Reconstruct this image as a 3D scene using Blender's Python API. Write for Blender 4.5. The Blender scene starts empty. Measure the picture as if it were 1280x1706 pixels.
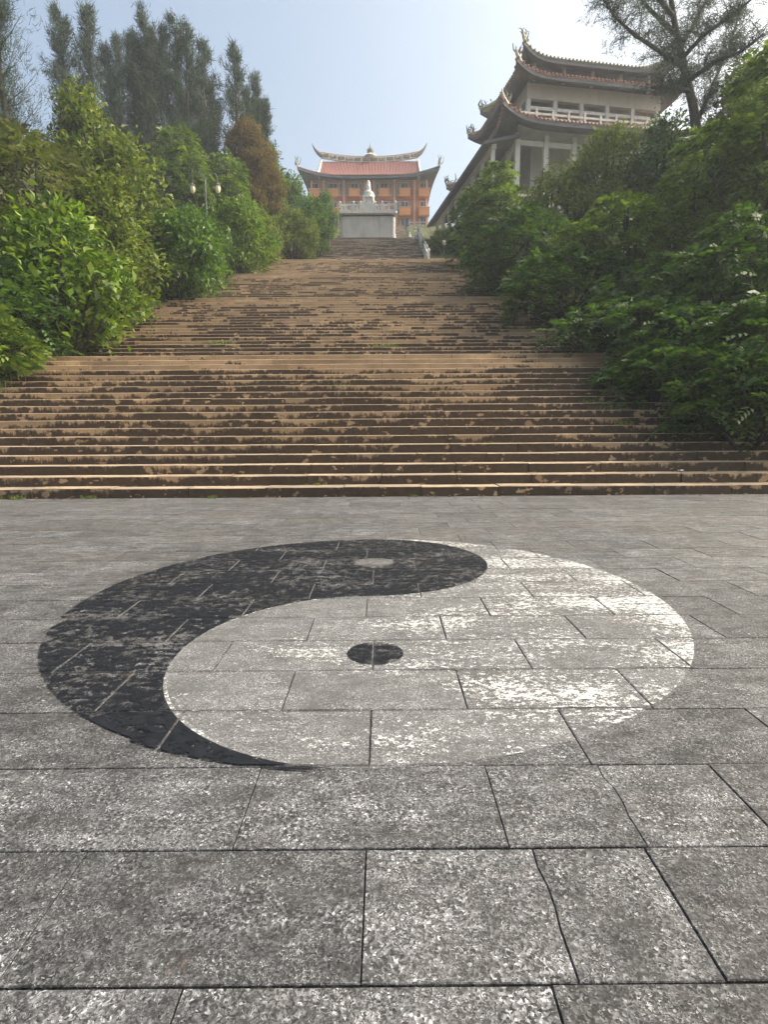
import bpy, bmesh, math, random
import numpy as np
from mathutils import Vector, Matrix
R = math.radians
C = bpy.context.scene.collection
scene = bpy.context.scene

# ------------------------------------------------------------------ camera
CAM_H = 1.3; PITCH = R(8.67); FPX = 918.0; VPX = 638.0
cam = bpy.data.cameras.new('camera'); camo = bpy.data.objects.new('camera', cam); C.objects.link(camo)
cam.sensor_fit = 'HORIZONTAL'; cam.sensor_width = 36; cam.lens = 36*FPX/1280
cam.clip_start = .05; cam.clip_end = 5000
camo.matrix_world = (Matrix.Translation((0, 0, CAM_H)) @ Matrix.Rotation(R(-.12), 4, 'Z')
                     @ Matrix.Rotation(R(90)-PITCH, 4, 'X') @ Matrix.Rotation(R(-.36), 4, 'Z'))
scene.camera = camo
# ------------------------------------------------------------------ sky and sun
SUN_AZ = R(84); SUN_EL = R(42)
w = bpy.data.worlds.new('World'); scene.world = w; w.use_nodes = True
nt = w.node_tree; bg = nt.nodes['Background']
sky = nt.nodes.new('ShaderNodeTexSky'); sky.sky_type = 'NISHITA'; sky.sun_disc = False
sky.sun_elevation = SUN_EL; sky.sun_rotation = SUN_AZ; sky.altitude = 50
sky.air_density = .8; sky.dust_density = 9.0; sky.ozone_density = .2
tint = nt.nodes.new('ShaderNodeMix'); tint.data_type = 'RGBA'; tint.blend_type = 'MULTIPLY'; tint.inputs[0].default_value = 1
tint.inputs[7].default_value = (.97, 1.015, .93, 1)
nt.links.new(sky.outputs[0], tint.inputs[6]); nt.links.new(tint.outputs[2], bg.inputs[0]); bg.inputs[1].default_value = .15
sl = bpy.data.lights.new('sun', 'SUN'); so = bpy.data.objects.new('sun', sl); C.objects.link(so)
sl.energy = 1.6; sl.angle = R(10); sl.color = (1, .95, .88)
sd = Vector((math.sin(SUN_AZ)*math.cos(SUN_EL), math.cos(SUN_AZ)*math.cos(SUN_EL), math.sin(SUN_EL)))
so.rotation_euler = sd.to_track_quat('Z', 'Y').to_euler()
scene.view_settings.view_transform = 'Standard'; scene.view_settings.look = 'None'
scene.view_settings.exposure = 1.3; scene.view_settings.gamma = 1

# ------------------------------------------------------------------ helpers
def tag(o, label=None, cat=None, group=None, kind=None):
    if label: o['label'] = label
    if cat: o['category'] = cat
    if group: o['group'] = group
    if kind: o['kind'] = kind
    return o
def empty(name, loc=(0, 0, 0), rz=0, **k):
    o = bpy.data.objects.new(name, None); C.objects.link(o)
    o.location = loc; o.rotation_euler = (0, 0, rz); o.empty_display_size = .2
    return tag(o, **k)
def link(name, me, parent=None, loc=None, **k):
    o = bpy.data.objects.new(name, me); C.objects.link(o)
    if parent: o.parent = parent
    if loc is not None: o.location = loc
    return tag(o, **k)
class MB:
    """collects polygons, builds one mesh"""
    def __init__(s): s.v = []; s.f = []; s.sm = []
    def add(s, vs, fs, smooth=False):
        b = len(s.v); s.v += [tuple(v) for v in vs]
        s.f += [tuple(i+b for i in f) for f in fs]; s.sm += [smooth]*len(fs); return s
    def box(s, x0, x1, y0, y1, z0, z1, ch=0.0, M=None):
        if ch:
            c = ch
            vs = []
            for z, i in ((z0, 0), (z1-c, 0), (z1, c)):
                vs += [(x0+i, y0+i, z), (x1-i, y0+i, z), (x1-i, y1-i, z), (x0+i, y1-i, z)]
            fs = [(0, 3, 2, 1), (8, 9, 10, 11)]
            for k in (0, 4):
                for a in range(4):
                    b = (a+1) % 4; fs.append((k+a, k+b, k+4+b, k+4+a))
        else:
            vs = [(x0, y0, z0), (x1, y0, z0), (x1, y1, z0), (x0, y1, z0), (x0, y0, z1), (x1, y0, z1), (x1, y1, z1), (x0, y1, z1)]
            fs = [(0, 3, 2, 1), (4, 5, 6, 7), (0, 1, 5, 4), (1, 2, 6, 5), (2, 3, 7, 6), (3, 0, 4, 7)]
        if M is not None: vs = [M @ Vector(v) for v in vs]
        return s.add(vs, fs)
    def tube(s, pts, rad, n=7, caps=True, smooth=True):
        pts = [Vector(p) for p in pts]; m = len(pts)
        if not hasattr(rad, '__len__'): rad = [rad]*m
        vs = []; fs = []
        up = Vector((.123, .31, .94)).normalized()
        for i, p in enumerate(pts):
            d = (pts[min(i+1, m-1)]-pts[max(i-1, 0)]).normalized()
            a = d.cross(up)
            if a.length < 1e-3: a = d.cross(Vector((1, 0, 0)))
            a.normalize(); b = d.cross(a)
            for k in range(n):
                t = 2*math.pi*k/n; vs.append(p+(a*math.cos(t)+b*math.sin(t))*rad[i])
        for i in range(m-1):
            for k in range(n):
                k2 = (k+1) % n; fs.append((i*n+k, i*n+k2, (i+1)*n+k2, (i+1)*n+k))
        s.add(vs, fs, smooth)
        if caps: s.add([vs[k] for k in range(n)], [tuple(range(n))[::-1]]); s.add(vs[-n:], [tuple(range(n))])
        return s
    def lathe(s, prof, c=(0, 0, 0), n=12, sx=1, sy=1, smooth=True):
        vs = []; fs = []
        for r, z in prof:
            for k in range(n):
                t = 2*math.pi*k/n; vs.append((c[0]+r*math.cos(t)*sx, c[1]+r*math.sin(t)*sy, c[2]+z))
        for i in range(len(prof)-1):
            for k in range(n):
                k2 = (k+1) % n; fs.append((i*n+k, i*n+k2, (i+1)*n+k2, (i+1)*n+k))
        fs.append(tuple(range(n))[::-1]); fs.append(tuple(range((len(prof)-1)*n, len(prof)*n)))
        return s.add(vs, fs, smooth)
    def mesh(s, name, mat):
        me = bpy.data.meshes.new(name); me.from_pydata(s.v, [], s.f)
        me.polygons.foreach_set('use_smooth', s.sm)
        if mat: me.materials.append(mat)
        me.update(); return me
    def build(s, name, mat, parent=None, loc=None, **k):
        return link(name, s.mesh(name, mat), parent, loc, **k)
def np_mesh(name, V, F, mat, smooth=False):
    """V (n,3), F (m,k) with constant k"""
    me = bpy.data.meshes.new(name); m, k = F.shape
    me.vertices.add(len(V)); me.vertices.foreach_set('co', np.ascontiguousarray(V, dtype=np.float32).ravel())
    me.loops.add(m*k); me.loops.foreach_set('vertex_index', np.ascontiguousarray(F, dtype=np.int32).ravel())
    me.polygons.add(m); me.polygons.foreach_set('loop_start', np.arange(0, m*k, k, dtype=np.int32))
    if smooth: me.polygons.foreach_set('use_smooth', np.ones(m, dtype=bool))
    me.materials.append(mat); me.update(calc_edges=True); return me

# elevation slope of an image row (photo pixels), and X of an image column at forward distance d, height z
def slope(py): return math.tan(math.atan((853-py)/FPX)-PITCH)
def height_at(py, d): return CAM_H+slope(py)*d
def x_at(px, d, z): return (px-VPX)*(d*math.cos(PITCH)-(z-CAM_H)*math.sin(PITCH))/FPX

# ------------------------------------------------------------------ materials
class NT:
    def __init__(s, name):
        s.m = bpy.data.materials.new(name); s.m.use_nodes = True; s.t = s.m.node_tree
        s.p = s.t.nodes['Principled BSDF']; s.out = s.t.nodes['Material Output']
    def n(s, typ, **k):
        nd = s.t.nodes.new('ShaderNode'+typ)
        for a, b in k.items(): setattr(nd, a, b)
        return nd
    def l(s, a, b): s.t.links.new(a, b)
    def setv(s, sock, v):
        if hasattr(v, 'is_linked') or isinstance(v, bpy.types.NodeSocket): s.l(v, sock)
        else: sock.default_value = v
    def math(s, op, a, b=0.0, c=0.0, clamp=False):
        nd = s.n('Math', operation=op, use_clamp=clamp)
        s.setv(nd.inputs[0], a); s.setv(nd.inputs[1], b)
        if len(nd.inputs) > 2: s.setv(nd.inputs[2], c)
        return nd.outputs[0]
    def vmath(s, op, a, b=(0, 0, 0)):
        nd = s.n('VectorMath', operation=op); s.setv(nd.inputs[0], a); s.setv(nd.inputs[1], b); return nd.outputs[0]
    def mix(s, fac, a, b, blend='MIX'):
        nd = s.n('Mix', data_type='RGBA', blend_type=blend)
        s.setv(nd.inputs[0], fac)
        for i, v in ((6, a), (7, b)):
            if isinstance(v, tuple) and len(v) == 3: v = (*v, 1)
            s.setv(nd.inputs[i], v)
        return nd.outputs[2]
    def ramp(s, fac, stops, interp='LINEAR'):
        nd = s.n('ValToRGB'); cr = nd.color_ramp; cr.interpolation = interp
        while len(cr.elements) < len(stops): cr.elements.new(.5)
        for e, (p, c) in zip(cr.elements, stops):
            e.position = p; e.color = (*c, 1) if isinstance(c, tuple) else (c, c, c, 1)
        s.setv(nd.inputs[0], fac); return nd.outputs[0]
    def noise(s, vec, scale, detail=3, rough=.55, dist=0):
        nd = s.n('TexNoise'); s.setv(nd.inputs['Vector'], vec); nd.inputs['Scale'].default_value = scale
        nd.inputs['Detail'].default_value = detail; nd.inputs['Roughness'].default_value = rough
        nd.inputs['Distortion'].default_value = dist; return nd.outputs[0]
    def vor(s, vec, scale, feature='F1', out=0):
        nd = s.n('TexVoronoi', feature=feature); s.setv(nd.inputs['Vector'], vec); nd.inputs['Scale'].default_value = scale
        return nd.outputs[out]
    def pos(s): return s.n('NewGeometry').outputs['Position']
    def objc(s): return s.n('TexCoord').outputs['Object']
    def scalev(s, v, sc):
        nd = s.n('Mapping'); s.setv(nd.inputs[0], v); nd.inputs['Scale'].default_value = sc; return nd.outputs[0]
    def sep(s, v):
        nd = s.n('SeparateXYZ'); s.l(v, nd.inputs[0]); return nd.outputs
    def comb(s, x, y, z):
        nd = s.n('CombineXYZ')
        for i, v in enumerate((x, y, z)): s.setv(nd.inputs[i], v)
        return nd.outputs[0]
    def bump(s, h, strength=.3, dist=.01):
        nd = s.n('Bump'); nd.inputs['Strength'].default_value = strength; nd.inputs['Distance'].default_value = dist
        s.l(h, nd.inputs['Height']); s.l(nd.outputs[0], s.p.inputs['Normal'])
    def fin(s, col, rough=.8, spec=.3):
        s.setv(s.p.inputs['Base Color'], (*col, 1) if isinstance(col, tuple) else col)
        s.setv(s.p.inputs['Roughness'], rough); s.p.inputs['Specular IOR Level'].default_value = spec
        return s.m

def weathered(name, c1, c2, dirt=(.06, .055, .05), scale=1.5, amount=.5, rough=.85, bump=.15, streak=True, spec=.25):
    k = NT(name); p = k.pos()
    a = k.noise(p, scale, 6, .6)
    col = k.mix(k.ramp(a, [(.3, 0), (.7, 1)]), c1, c2)
    if streak:
        sv = k.scalev(p, (1.7, 1.7, .22))
        d = k.ramp(k.noise(sv, scale*1.6, 6, .65), [(.5, 0), (.75, 1)])
        col = k.mix(k.math('MULTIPLY', d, amount), col, dirt)
    f = k.noise(p, scale*22, 3)
    col = k.mix(k.math('MULTIPLY', k.math('SUBTRACT', f, .5), .5), col, (1, 1, 1), 'OVERLAY') if False else k.mix(k.ramp(f, [(.35, .18), (.65, 0)]), col, dirt)
    k.bump(k.noise(p, scale*14, 5), bump, .02)
    return k.fin(col, rough, spec)

# --- granite paving
def make_granite():
    k = NT('granite_paving'); oc = k.objc(); rnd = k.n('ObjectInfo').outputs['Random']
    p = k.pos()
    off = k.vmath('ADD', oc, k.comb(k.math('MULTIPLY', rnd, 37.0), k.math('MULTIPLY', rnd, 91.0), 0.0))
    warp = k.n('TexNoise'); k.l(off, warp.inputs['Vector']); warp.inputs['Scale'].default_value = 70
    wv = k.vmath('ADD', off, k.vmath('MULTIPLY', k.vmath('SUBTRACT', warp.outputs['Color'], (.5, .5, .5)), (.022, .022, .0)))
    cells = k.mix(k.ramp(k.noise(off, 6, 3), [(.45, 0), (.55, 1)]), k.vor(wv, 180, out=1), k.vor(wv, 290, out=1)); cells = k.sep(cells)[0]
    grain = k.ramp(cells, [(0, (.006, .006, .008)), (.22, (.03, .03, .031)), (.45, (.115, .114, .113)), (.72, (.20, .198, .195)), (.9, (.32, .32, .318)), (1, (.66, .66, .66))])
    g2 = k.noise(off, 70, 4, .65)
    grain = k.mix(k.ramp(g2, [(.38, .7), (.56, 0)]), grain, (.024, .024, .027))
    tone = k.ramp(k.noise(off, 2.6, 7, .66), [(.32, .55), (.68, 1.3)])
    grain = k.mix(1.0, grain, tone, 'MULTIPLY')
    pt = k.ramp(rnd, [(0, .72), (1, 1.22)])
    grain = k.mix(1.0, grain, pt, 'MULTIPLY'); grain = k.mix(1.0, grain, (.73, .74, .785), 'MULTIPLY')
    # trodden-in brown dust and dark lichen patches of their own
    ps = k.sep(p)
    dust_amt = k.ramp(k.noise(k.scalev(p, (.8, 1.6, 1)), .75, 6, .65), [(.34, 0), (.68, .8)])
    far = k.math('MULTIPLY', dust_amt, k.ramp(k.math('DIVIDE', ps[1], 12.0), [(.16, .12), (.5, .85)]))
    col = k.mix(far, grain, (.092, .082, .073))
    lich = k.ramp(k.noise(k.scalev(p, (1, 2.6, 1)), 2.6, 7, .72), [(.50, 0), (.68, .65)])
    col = k.mix(lich, col, (.035, .033, .032))
    mot = k.ramp(k.noise(k.scalev(p, (1, 2.2, 1)), 5.5, 9, .78), [(.36, .5), (.5, 1.0), (.64, 1.5)])
    col = k.mix(1.0, col, mot, 'MULTIPLY')
    rust = k.ramp(k.noise(p, 3.1, 4, .6), [(.66, 0), (.78, .45)])
    col = k.mix(rust, col, (.17, .105, .06))
    k.bump(k.math('ADD', cells, k.noise(off, 30, 4)), .25, .004)
    return k.fin(col, k.ramp(k.noise(off, 20, 3), [(.3, .62), (.7, .9)]), .35)
GRANITE = make_granite()

# --- stairs: tan granite with black mould growing up the risers
RISE = .19; TREAD = .42
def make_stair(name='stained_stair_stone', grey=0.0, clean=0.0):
    k = NT(name); p = k.pos(); s = k.sep(p)
    nz = k.sep(k.n('NewGeometry').outputs['Normal'])[2]
    riser = k.ramp(k.math('ABSOLUTE', nz), [(.4, 1), (.6, 0)])
    v0 = k.math('DIVIDE', s[2], RISE)
    row = k.math('FLOOR', v0); v = k.math('FRACT', v0)
    base = k.ramp(k.noise(p, 1.1, 6, .62), [(.3, (.30, .20, .112)), (.5, (.43, .30, .175)), (.72, (.55, .405, .25))])
    rose = k.ramp(k.noise(p, .35, 2), [(.45, 0), (.62, .5)])
    base = k.mix(k.math('MULTIPLY', rose, .55), base, (.40, .265, .185))
    fine = k.noise(p, 60, 3, .6)
    base = k.mix(k.ramp(fine, [(.35, .35), (.6, 0)]), base, (.14, .10, .07))
    # per-stone tone
    blk = k.math('FLOOR', k.math('ADD', k.math('DIVIDE', s[0], 1.49), k.math('MULTIPLY', row, .37)))
    wn = k.n('TexWhiteNoise', noise_dimensions='2D'); k.l(k.comb(blk, row, 0.0), wn.inputs['Vector'])
    base = k.mix(1.0, base, k.ramp(wn.outputs[0], [(0, .72), (1, 1.15)]), 'MULTIPLY')
    if grey: base = k.mix(grey, base, (.23, .185, .15))
    # mould height on each riser
    xr = k.comb(s[0], k.math('MULTIPLY', row, 3.71), 0.0)
    h1 = k.noise(xr, .8, 5, .62)
    h2 = k.noise(k.scalev(xr, (1, 1, 1)), 5.0, 5, .7)
    big = k.noise(k.comb(s[0], k.math('MULTIPLY', s[1], .75), 3.0), .16, 3, .5)
    up = k.ramp(k.math('DIVIDE', s[1], 40.0), [(.42, 0), (.5, 1)])       # above the lowest flight the stain goes stone by stone
    streak = k.noise(k.comb(k.math('MULTIPLY', s[0], 13.0), k.math('MULTIPLY', row, 5.3), k.math('MULTIPLY', s[2], 1.2)), 1.0, 3, .6)
    wn2 = k.n('TexWhiteNoise', noise_dimensions='2D')
    k.l(k.comb(k.math('FLOOR', k.math('ADD', k.math('DIVIDE', s[0], .52), k.math('MULTIPLY', row, .73))), row, 0.0), wn2.inputs['Vector'])
    hh = k.math('ADD', k.math('MULTIPLY', k.math('SUBTRACT', h1, .5), 3.2), k.math('MULTIPLY', k.math('SUBTRACT', h2, .5), 1.3))
    hh = k.math('ADD', hh, k.math('MULTIPLY', k.math('SUBTRACT', streak, .5), 1.0))
    blot = k.noise(k.comb(k.math('MULTIPLY', s[0], 1.0), k.math('MULTIPLY', row, 7.7), s[2]), 9.0, 5, .65)
    hh = k.math('ADD', hh, k.math('MULTIPLY', k.math('SUBTRACT', blot, .5), 1.7))
    hh = k.math('ADD', hh, k.math('MULTIPLY', k.math('SUBTRACT', big, .47), k.math('SUBTRACT', 3.4, k.math('MULTIPLY', up, 1.4))))
    hh = k.math('ADD', hh, k.math('MULTIPLY', k.math('SUBTRACT', wn.outputs[0], .5), k.math('ADD', .6, k.math('MULTIPLY', up, .9))))
    hh = k.math('ADD', hh, k.math('MULTIPLY', k.math('SUBTRACT', wn2.outputs[0], .5), k.math('ADD', .3, k.math('MULTIPLY', up, .9))))
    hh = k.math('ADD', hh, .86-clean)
    d = k.math('SUBTRACT', hh, k.math('MULTIPLY', v, 1.0))
    mould = k.ramp(d, [(.0, 0), (.10, .5), (.36, .95)])
    # pale flakes inside the mould
    fl = k.ramp(k.noise(k.scalev(k.comb(s[0], s[1], k.math('ADD', s[2], k.math('MULTIPLY', row, 2.0))), (1, 1, 1.5)), 3.4, 4, .6), [(.60, 0), (.635, 1)])
    mould = k.math('MULTIPLY', mould, k.math('SUBTRACT', 1.0, k.math('MULTIPLY', fl, .8)))
    # water-washed grey film, most of it low down
    film = k.ramp(k.noise(k.comb(s[0], k.math('MULTIPLY', row, 1.9), s[1]), .7, 5, .6), [(.42, 0), (.62, .65)])
    base = k.mix(k.math('MULTIPLY', film, k.ramp(k.math('DIVIDE', s[2], 2.0), [(.08, 1), (.5, .45)])), base, (.15, .115, .095))
    mould = k.math('MULTIPLY', mould, riser)
    dark = k.mix(k.noise(p, 9, 4), (.018, .013, .010), (.075, .053, .038))
    col = k.mix(mould, base, dark)
    # treads: worn, with grit collected on them
    tread = k.math('SUBTRACT', 1.0, riser)
    tg = k.ramp(k.noise(k.scalev(p, (1, 1.8, 1)), 2.2, 6, .7), [(.42, 0), (.7, .7)])
    tcol = k.mix(tg, k.mix(.35, base, (.42, .36, .29)), (.09, .07, .052))
    col = k.mix(tread, col, tcol)
    k.bump(k.math('ADD', k.noise(p, 18, 5), fine), .35, .012)
    return k.fin(col, .88, .22)
STAIR = make_stair(); STAIR_UP = make_stair('grey_stair_stone', .75); STAIR_CLEAN = make_stair('clean_stair_stone', 0, 1.1); STAIR_MOULD_SHADE = make_stair('mouldy_shaded_stair_stone', 0, -.6)  # mouldiest variant: extra mould doubles as painted shade on risers just above landings

def make_paint(name, col, col2, lo, hi, xgrad, scale, residue, wb, tail=False):
    """worn floor paint: opaque flakes, bare stone where it has come off"""
    k = NT(name); p = k.pos(); s = k.sep(p)
    a = k.noise(k.scalev(p, (1, 1.5, 1)), scale, 9, .76); b = k.noise(k.scalev(p, (1, 2.0, 1)), 1.1, 4, .6); c = k.noise(p, 95, 4, .75)
    f = k.math('ADD', k.math('MULTIPLY', k.math('SUBTRACT', a, .5), 1.0), k.math('ADD', k.math('MULTIPLY', k.math('SUBTRACT', b, .5), wb), k.math('MULTIPLY', k.math('SUBTRACT', c, .5), .62)))
    if xgrad: f = k.math('ADD', f, k.math('MULTIPLY', s[0], xgrad))
    if tail: f = k.math('ADD', f, k.math('MULTIPLY', k.math('SUBTRACT', 2.55, s[1], clamp=True), .22))
    al = k.ramp(k.math('ADD', f, .5), [(lo+.5, residue), (hi+.5, 1)])
    cc = k.mix(k.ramp(k.noise(p, 14, 5, .7), [(.35, 0), (.7, 1)]), col, col2)
    k.fin(cc, .75, .15); k.l(al, k.p.inputs['Alpha'])
    return k.m

PAINT_B = make_paint('worn_black_paint', (.005, .006, .009), (.014, .016, .021), -.026, -.012, 0, 13, .0, .36, True)
PAINT_W = make_paint('worn_white_paint', (.54, .54, .545), (.36, .36, .36), .105, .14, .055, 22, .12, .65)
BORDER_W = make_paint('worn_white_border', (.52, .52, .52), (.40, .40, .395), .05, .11, .0, 16, .10, .6)

SOIL = weathered('soil', (.05, .055, .022), (.10, .095, .045), scale=.8, streak=False)
JOINT = weathered('joint_dirt', (.075, .058, .042), (.20, .15, .10), scale=2.5, streak=False)
PLASTER = weathered('grey_plaster', (.42, .41, .39), (.56, .55, .53), dirt=(.22, .20, .18), scale=.7, amount=.45)
WSTONE = weathered('white_stone', (.48, .47, .44), (.66, .65, .62), dirt=(.20, .19, .17), scale=2, amount=.5)
STATUE = weathered('statue_stone', (.50, .485, .45), (.64, .62, .585), dirt=(.22, .20, .17), scale=3, amount=.35)
ORANGE = weathered('orange_wall', (.42, .165, .085), (.50, .22, .12), dirt=(.26, .11, .06), scale=.5, amount=.4)
ORANGE_B = weathered('orange_balcony', (.58, .24, .09), (.66, .29, .12), dirt=(.36, .15, .06), scale=.9, amount=.35)
PINK = weathered('pale_column', (.62, .36, .25), (.72, .46, .34), dirt=(.36, .18, .11), scale=.9, amount=.3)
ROOF_RED = weathered('red_roof_tile', (.20, .068, .055), (.27, .10, .08), dirt=(.12, .05, .045), scale=.6, amount=.4, rough=.55)
ROOF_EDGE = weathered('red_brown_eave', (.26, .115, .075), (.36, .18, .12), dirt=(.12, .07, .06), scale=1.2, amount=.4)
ROOF_YEL = weathered('ochre_tile', (.20, .18, .085), (.30, .27, .14), dirt=(.10, .09, .05), scale=2, amount=.4)
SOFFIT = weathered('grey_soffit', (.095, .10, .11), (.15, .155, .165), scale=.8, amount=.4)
BEIGE = weathered('beige_render', (.34, .325, .29), (.43, .41, .37), dirt=(.22, .19, .15), scale=.6, amount=.5)
CONC = weathered('pale_concrete', (.42, .41, .38), (.56, .55, .52), dirt=(.2, .19, .17), scale=1.2, amount=.45)
RIDGE = weathered('ridge_plaster', (.50, .48, .43), (.66, .63, .57), dirt=(.16, .15, .13), scale=2.5, amount=.6)
RIDGE_D = weathered('ridge_relief', (.09, .10, .10), (.26, .22, .16), scale=4, amount=.5)
BARK = weathered('bark', (.028, .023, .019), (.06, .05, .04), scale=5, amount=.3, bump=.5)
METAL = weathered('lamp_metal', (.10, .11, .10), (.16, .17, .16), scale=6, amount=.3, rough=.5)
k = NT('window_glass'); GLASS = k.fin(k.mix(k.noise(k.pos(), 1.1, 2), (.03, .035, .04), (.09, .10, .11)), .12, .5)
k = NT('dark_interior'); DARK = k.fin((.018, .017, .017), .9, .1)
k = NT('lantern_glass'); LGLASS = k.fin(k.mix(k.noise(k.pos(), 9, 2), (.50, .41, .24), (.62, .55, .38)), .35, .4)

def leaf_mat(name, cols, trans=.35, rough=.5, spec=.35):
    k = NT(name); ri = k.n('NewGeometry').outputs['Random Per Island']
    col = k.ramp(ri, [(i/(len(cols)-1), c) for i, c in enumerate(cols)])
    cl = k.ramp(k.noise(k.pos(), .9, 3, .6), [(.3, .62), (.7, 1.25)])
    col = k.mix(1.0, col, cl, 'MULTIPLY')
    k.fin(col, rough, spec)
    tr = k.n('BsdfTranslucent'); k.l(k.mix(1.0, col, (1.25, 1.35, .55), 'MULTIPLY'), tr.inputs[0])
    mx = k.n('MixShader'); mx.inputs[0].default_value = trans
    k.l(k.p.outputs[0], mx.inputs[1]); k.l(tr.outputs[0], mx.inputs[2]); k.l(mx.outputs[0], k.out.inputs[0])
    return k.m
LM = {
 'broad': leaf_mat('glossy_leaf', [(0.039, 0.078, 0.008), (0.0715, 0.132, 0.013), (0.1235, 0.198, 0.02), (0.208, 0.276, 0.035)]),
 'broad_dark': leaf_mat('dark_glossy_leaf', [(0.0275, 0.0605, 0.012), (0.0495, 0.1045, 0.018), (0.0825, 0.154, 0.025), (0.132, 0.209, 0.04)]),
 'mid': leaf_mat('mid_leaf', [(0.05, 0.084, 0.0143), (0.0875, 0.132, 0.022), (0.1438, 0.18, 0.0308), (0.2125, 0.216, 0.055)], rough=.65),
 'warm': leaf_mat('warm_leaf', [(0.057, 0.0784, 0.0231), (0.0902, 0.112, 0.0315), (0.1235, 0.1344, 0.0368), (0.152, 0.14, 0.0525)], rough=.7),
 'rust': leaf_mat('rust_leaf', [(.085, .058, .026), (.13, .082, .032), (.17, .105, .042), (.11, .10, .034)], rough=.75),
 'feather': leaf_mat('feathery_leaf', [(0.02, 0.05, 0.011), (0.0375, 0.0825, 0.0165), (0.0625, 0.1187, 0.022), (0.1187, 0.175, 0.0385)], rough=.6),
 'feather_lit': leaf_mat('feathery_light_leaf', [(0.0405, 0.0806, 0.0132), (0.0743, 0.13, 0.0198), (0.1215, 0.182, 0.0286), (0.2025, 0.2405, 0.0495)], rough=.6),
 'needle': leaf_mat('needle', [(.02, .038, .024), (.034, .056, .034), (.055, .08, .048)], trans=.2, rough=.7),
 'grass': leaf_mat('grass_blade', [(.05, .10, .02), (.09, .15, .03), (.15, .19, .05), (.24, .22, .09)], rough=.7),
}
k = NT('white_petal'); PETAL = k.fin((.82, .82, .76), .7, .2)

# ------------------------------------------------------------------ profile of the stairway
# flight: (y of first riser, height at its foot, steps, x0, x1)
FL = [(10.5, 0.0, 19, -11.0, 11.0)]
def nxt(gap, n, x0, x1):
    y, z, m = FL[-1][:3]; FL.append((y+(m-1)*TREAD+gap, z+m*RISE, n, x0, x1))
nxt(1.62, 21, -11, 11); nxt(1.62, 18, -11, 11); nxt(1.62, 17, -11, 11)
NX0, NX1 = -5.8, 3.6
nxt(1.62, 32, NX0, NX1); nxt(1.62, 10, NX0, NX1); nxt(4.6, 57, NX0, NX1)
prof = [(-300, 0), (10.5, 0)]
for y, z, n, _, _ in FL: prof += [(y, z), (y+n*TREAD, z+n*RISE)]
TOP_Y, TOP_Z = prof[-1]
prof += [(TOP_Y+60, TOP_Z), (TOP_Y+120, TOP_Z-6), (1500, 0)]
PY = np.array([a for a, _ in prof]); PZ = np.array([b for _, b in prof])
def ground(x, y):
    x = np.asarray(x, float); y = np.asarray(y, float)
    b = np.interp(y, PY, PZ)
    half = np.interp(y, [10, 45, 47.5, 60], [11.2, 11.2, 11.2, 11.2])
    lat = np.clip(np.abs(x)-half, 0, None)
    t = np.clip((y-9.5)/8.0, 0, 1)
    side = np.where(x < 0, .34, .26)
    rise = (np.minimum(lat, 28)*side)*t*np.clip((120-y)/40, 0, 1)
    fall = np.clip(lat-60, 0, None)*.12
    bumps = .22*np.sin(x*.9+y*.37)*np.sin(y*.71-x*.21)*np.clip(lat/3, 0, 1)*t
    return np.maximum(b+rise+bumps-fall*t, -.12*(1-t)-.0)-np.where(lat > 0, .0, 0)
def gz(x, y): return float(ground(x, y))

# ------------------------------------------------------------------ hillside
xs = np.concatenate([np.linspace(-900, -60, 18)[:-1], np.linspace(-60, -14, 40)[:-1], np.linspace(-14, 14, 57)[:-1], np.linspace(14, 60, 40)[:-1], np.linspace(60, 900, 18)])
ysn = np.concatenate([np.linspace(-900, -20, 14)[:-1], np.linspace(-20, 8, 12)[:-1], np.linspace(8, 130, 150)[:-1], np.linspace(130, 1500, 30)])
X, Yg = np.meshgrid(xs, ysn)
Z = ground(X, Yg)
inst = (np.abs(X) < 11.3) & (Yg > 8) & (Yg < 46)
nar = (X < NX1+.4) & (X > NX0-.4) & (Yg >= 45) & (Yg < 96)
Z = Z-np.where(inst | nar, .62, .0)-np.where(Yg <= 10.3, .10, 0)
V = np.stack([X.ravel(), Yg.ravel(), Z.ravel()], 1)
ny, nx = X.shape
i = np.arange(ny-1)[:, None]*nx+np.arange(nx-1)[None]
F = np.stack([i, i+1, i+nx+1, i+nx], -1).reshape(-1, 4)
link('hillside', np_mesh('hillside', V, F, SOIL, True), kind='structure')

# ------------------------------------------------------------------ plaza with granite slabs
rng = random.Random(4)
plaza = MB().box(-14, 14, -9, 10.5, -.3, -.05).build('plaza', JOINT, kind='structure')
SAND = weathered('joint_sand', (.20, .155, .105), (.36, .29, .20), scale=3, streak=False)
MB().box(-13.9, 13.9, 2.4, 10.49, -.049, -.011).box(.440, .484, 1.13, 1.54, -.049, -.016).build('joint_filling', SAND, plaza)
PITCHX, ROW, Y0 = .87, .427, 1.12
GAP = .0075
slabs = []      # (x0,x1,y0,y1, left edge wiggle, right edge wiggle)
for r_ in range(-24, 22):
    y0 = Y0+r_*ROW; y1 = min(y0+ROW, 10.49)
    off = -.06 if r_ % 2 == 0 else .39
    if y0 > 3.5: off += rng.uniform(-.12, .12)
    if y1-y0 < .1: continue
    for c in range(-16, 17):
        x0 = off+c*PITCHX; x1 = x0+PITCHX
        if r_ == 1 and abs(x0-.39) < .01: slabs.append((x0, .83, y0, y1, 0, .012)); slabs.append((.83, x1, y0, y1, .012, 0)); continue
        if r_ in (0, -1) and (abs(x0+.06) < .01 if r_ == 0 else abs(x0-.39+.87) < .01 and False):
            slabs.append((x0, .462, y0, y1, 0, .008)); slabs.append((.462, x1, y0, y1, .008, 0)); continue
        slabs.append((x0, x1, y0, y1, 0, 0))
wig = lambda t, a: a*(math.sin(t*9.0)+.6*math.sin(t*23+1)) if a else 0
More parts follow.
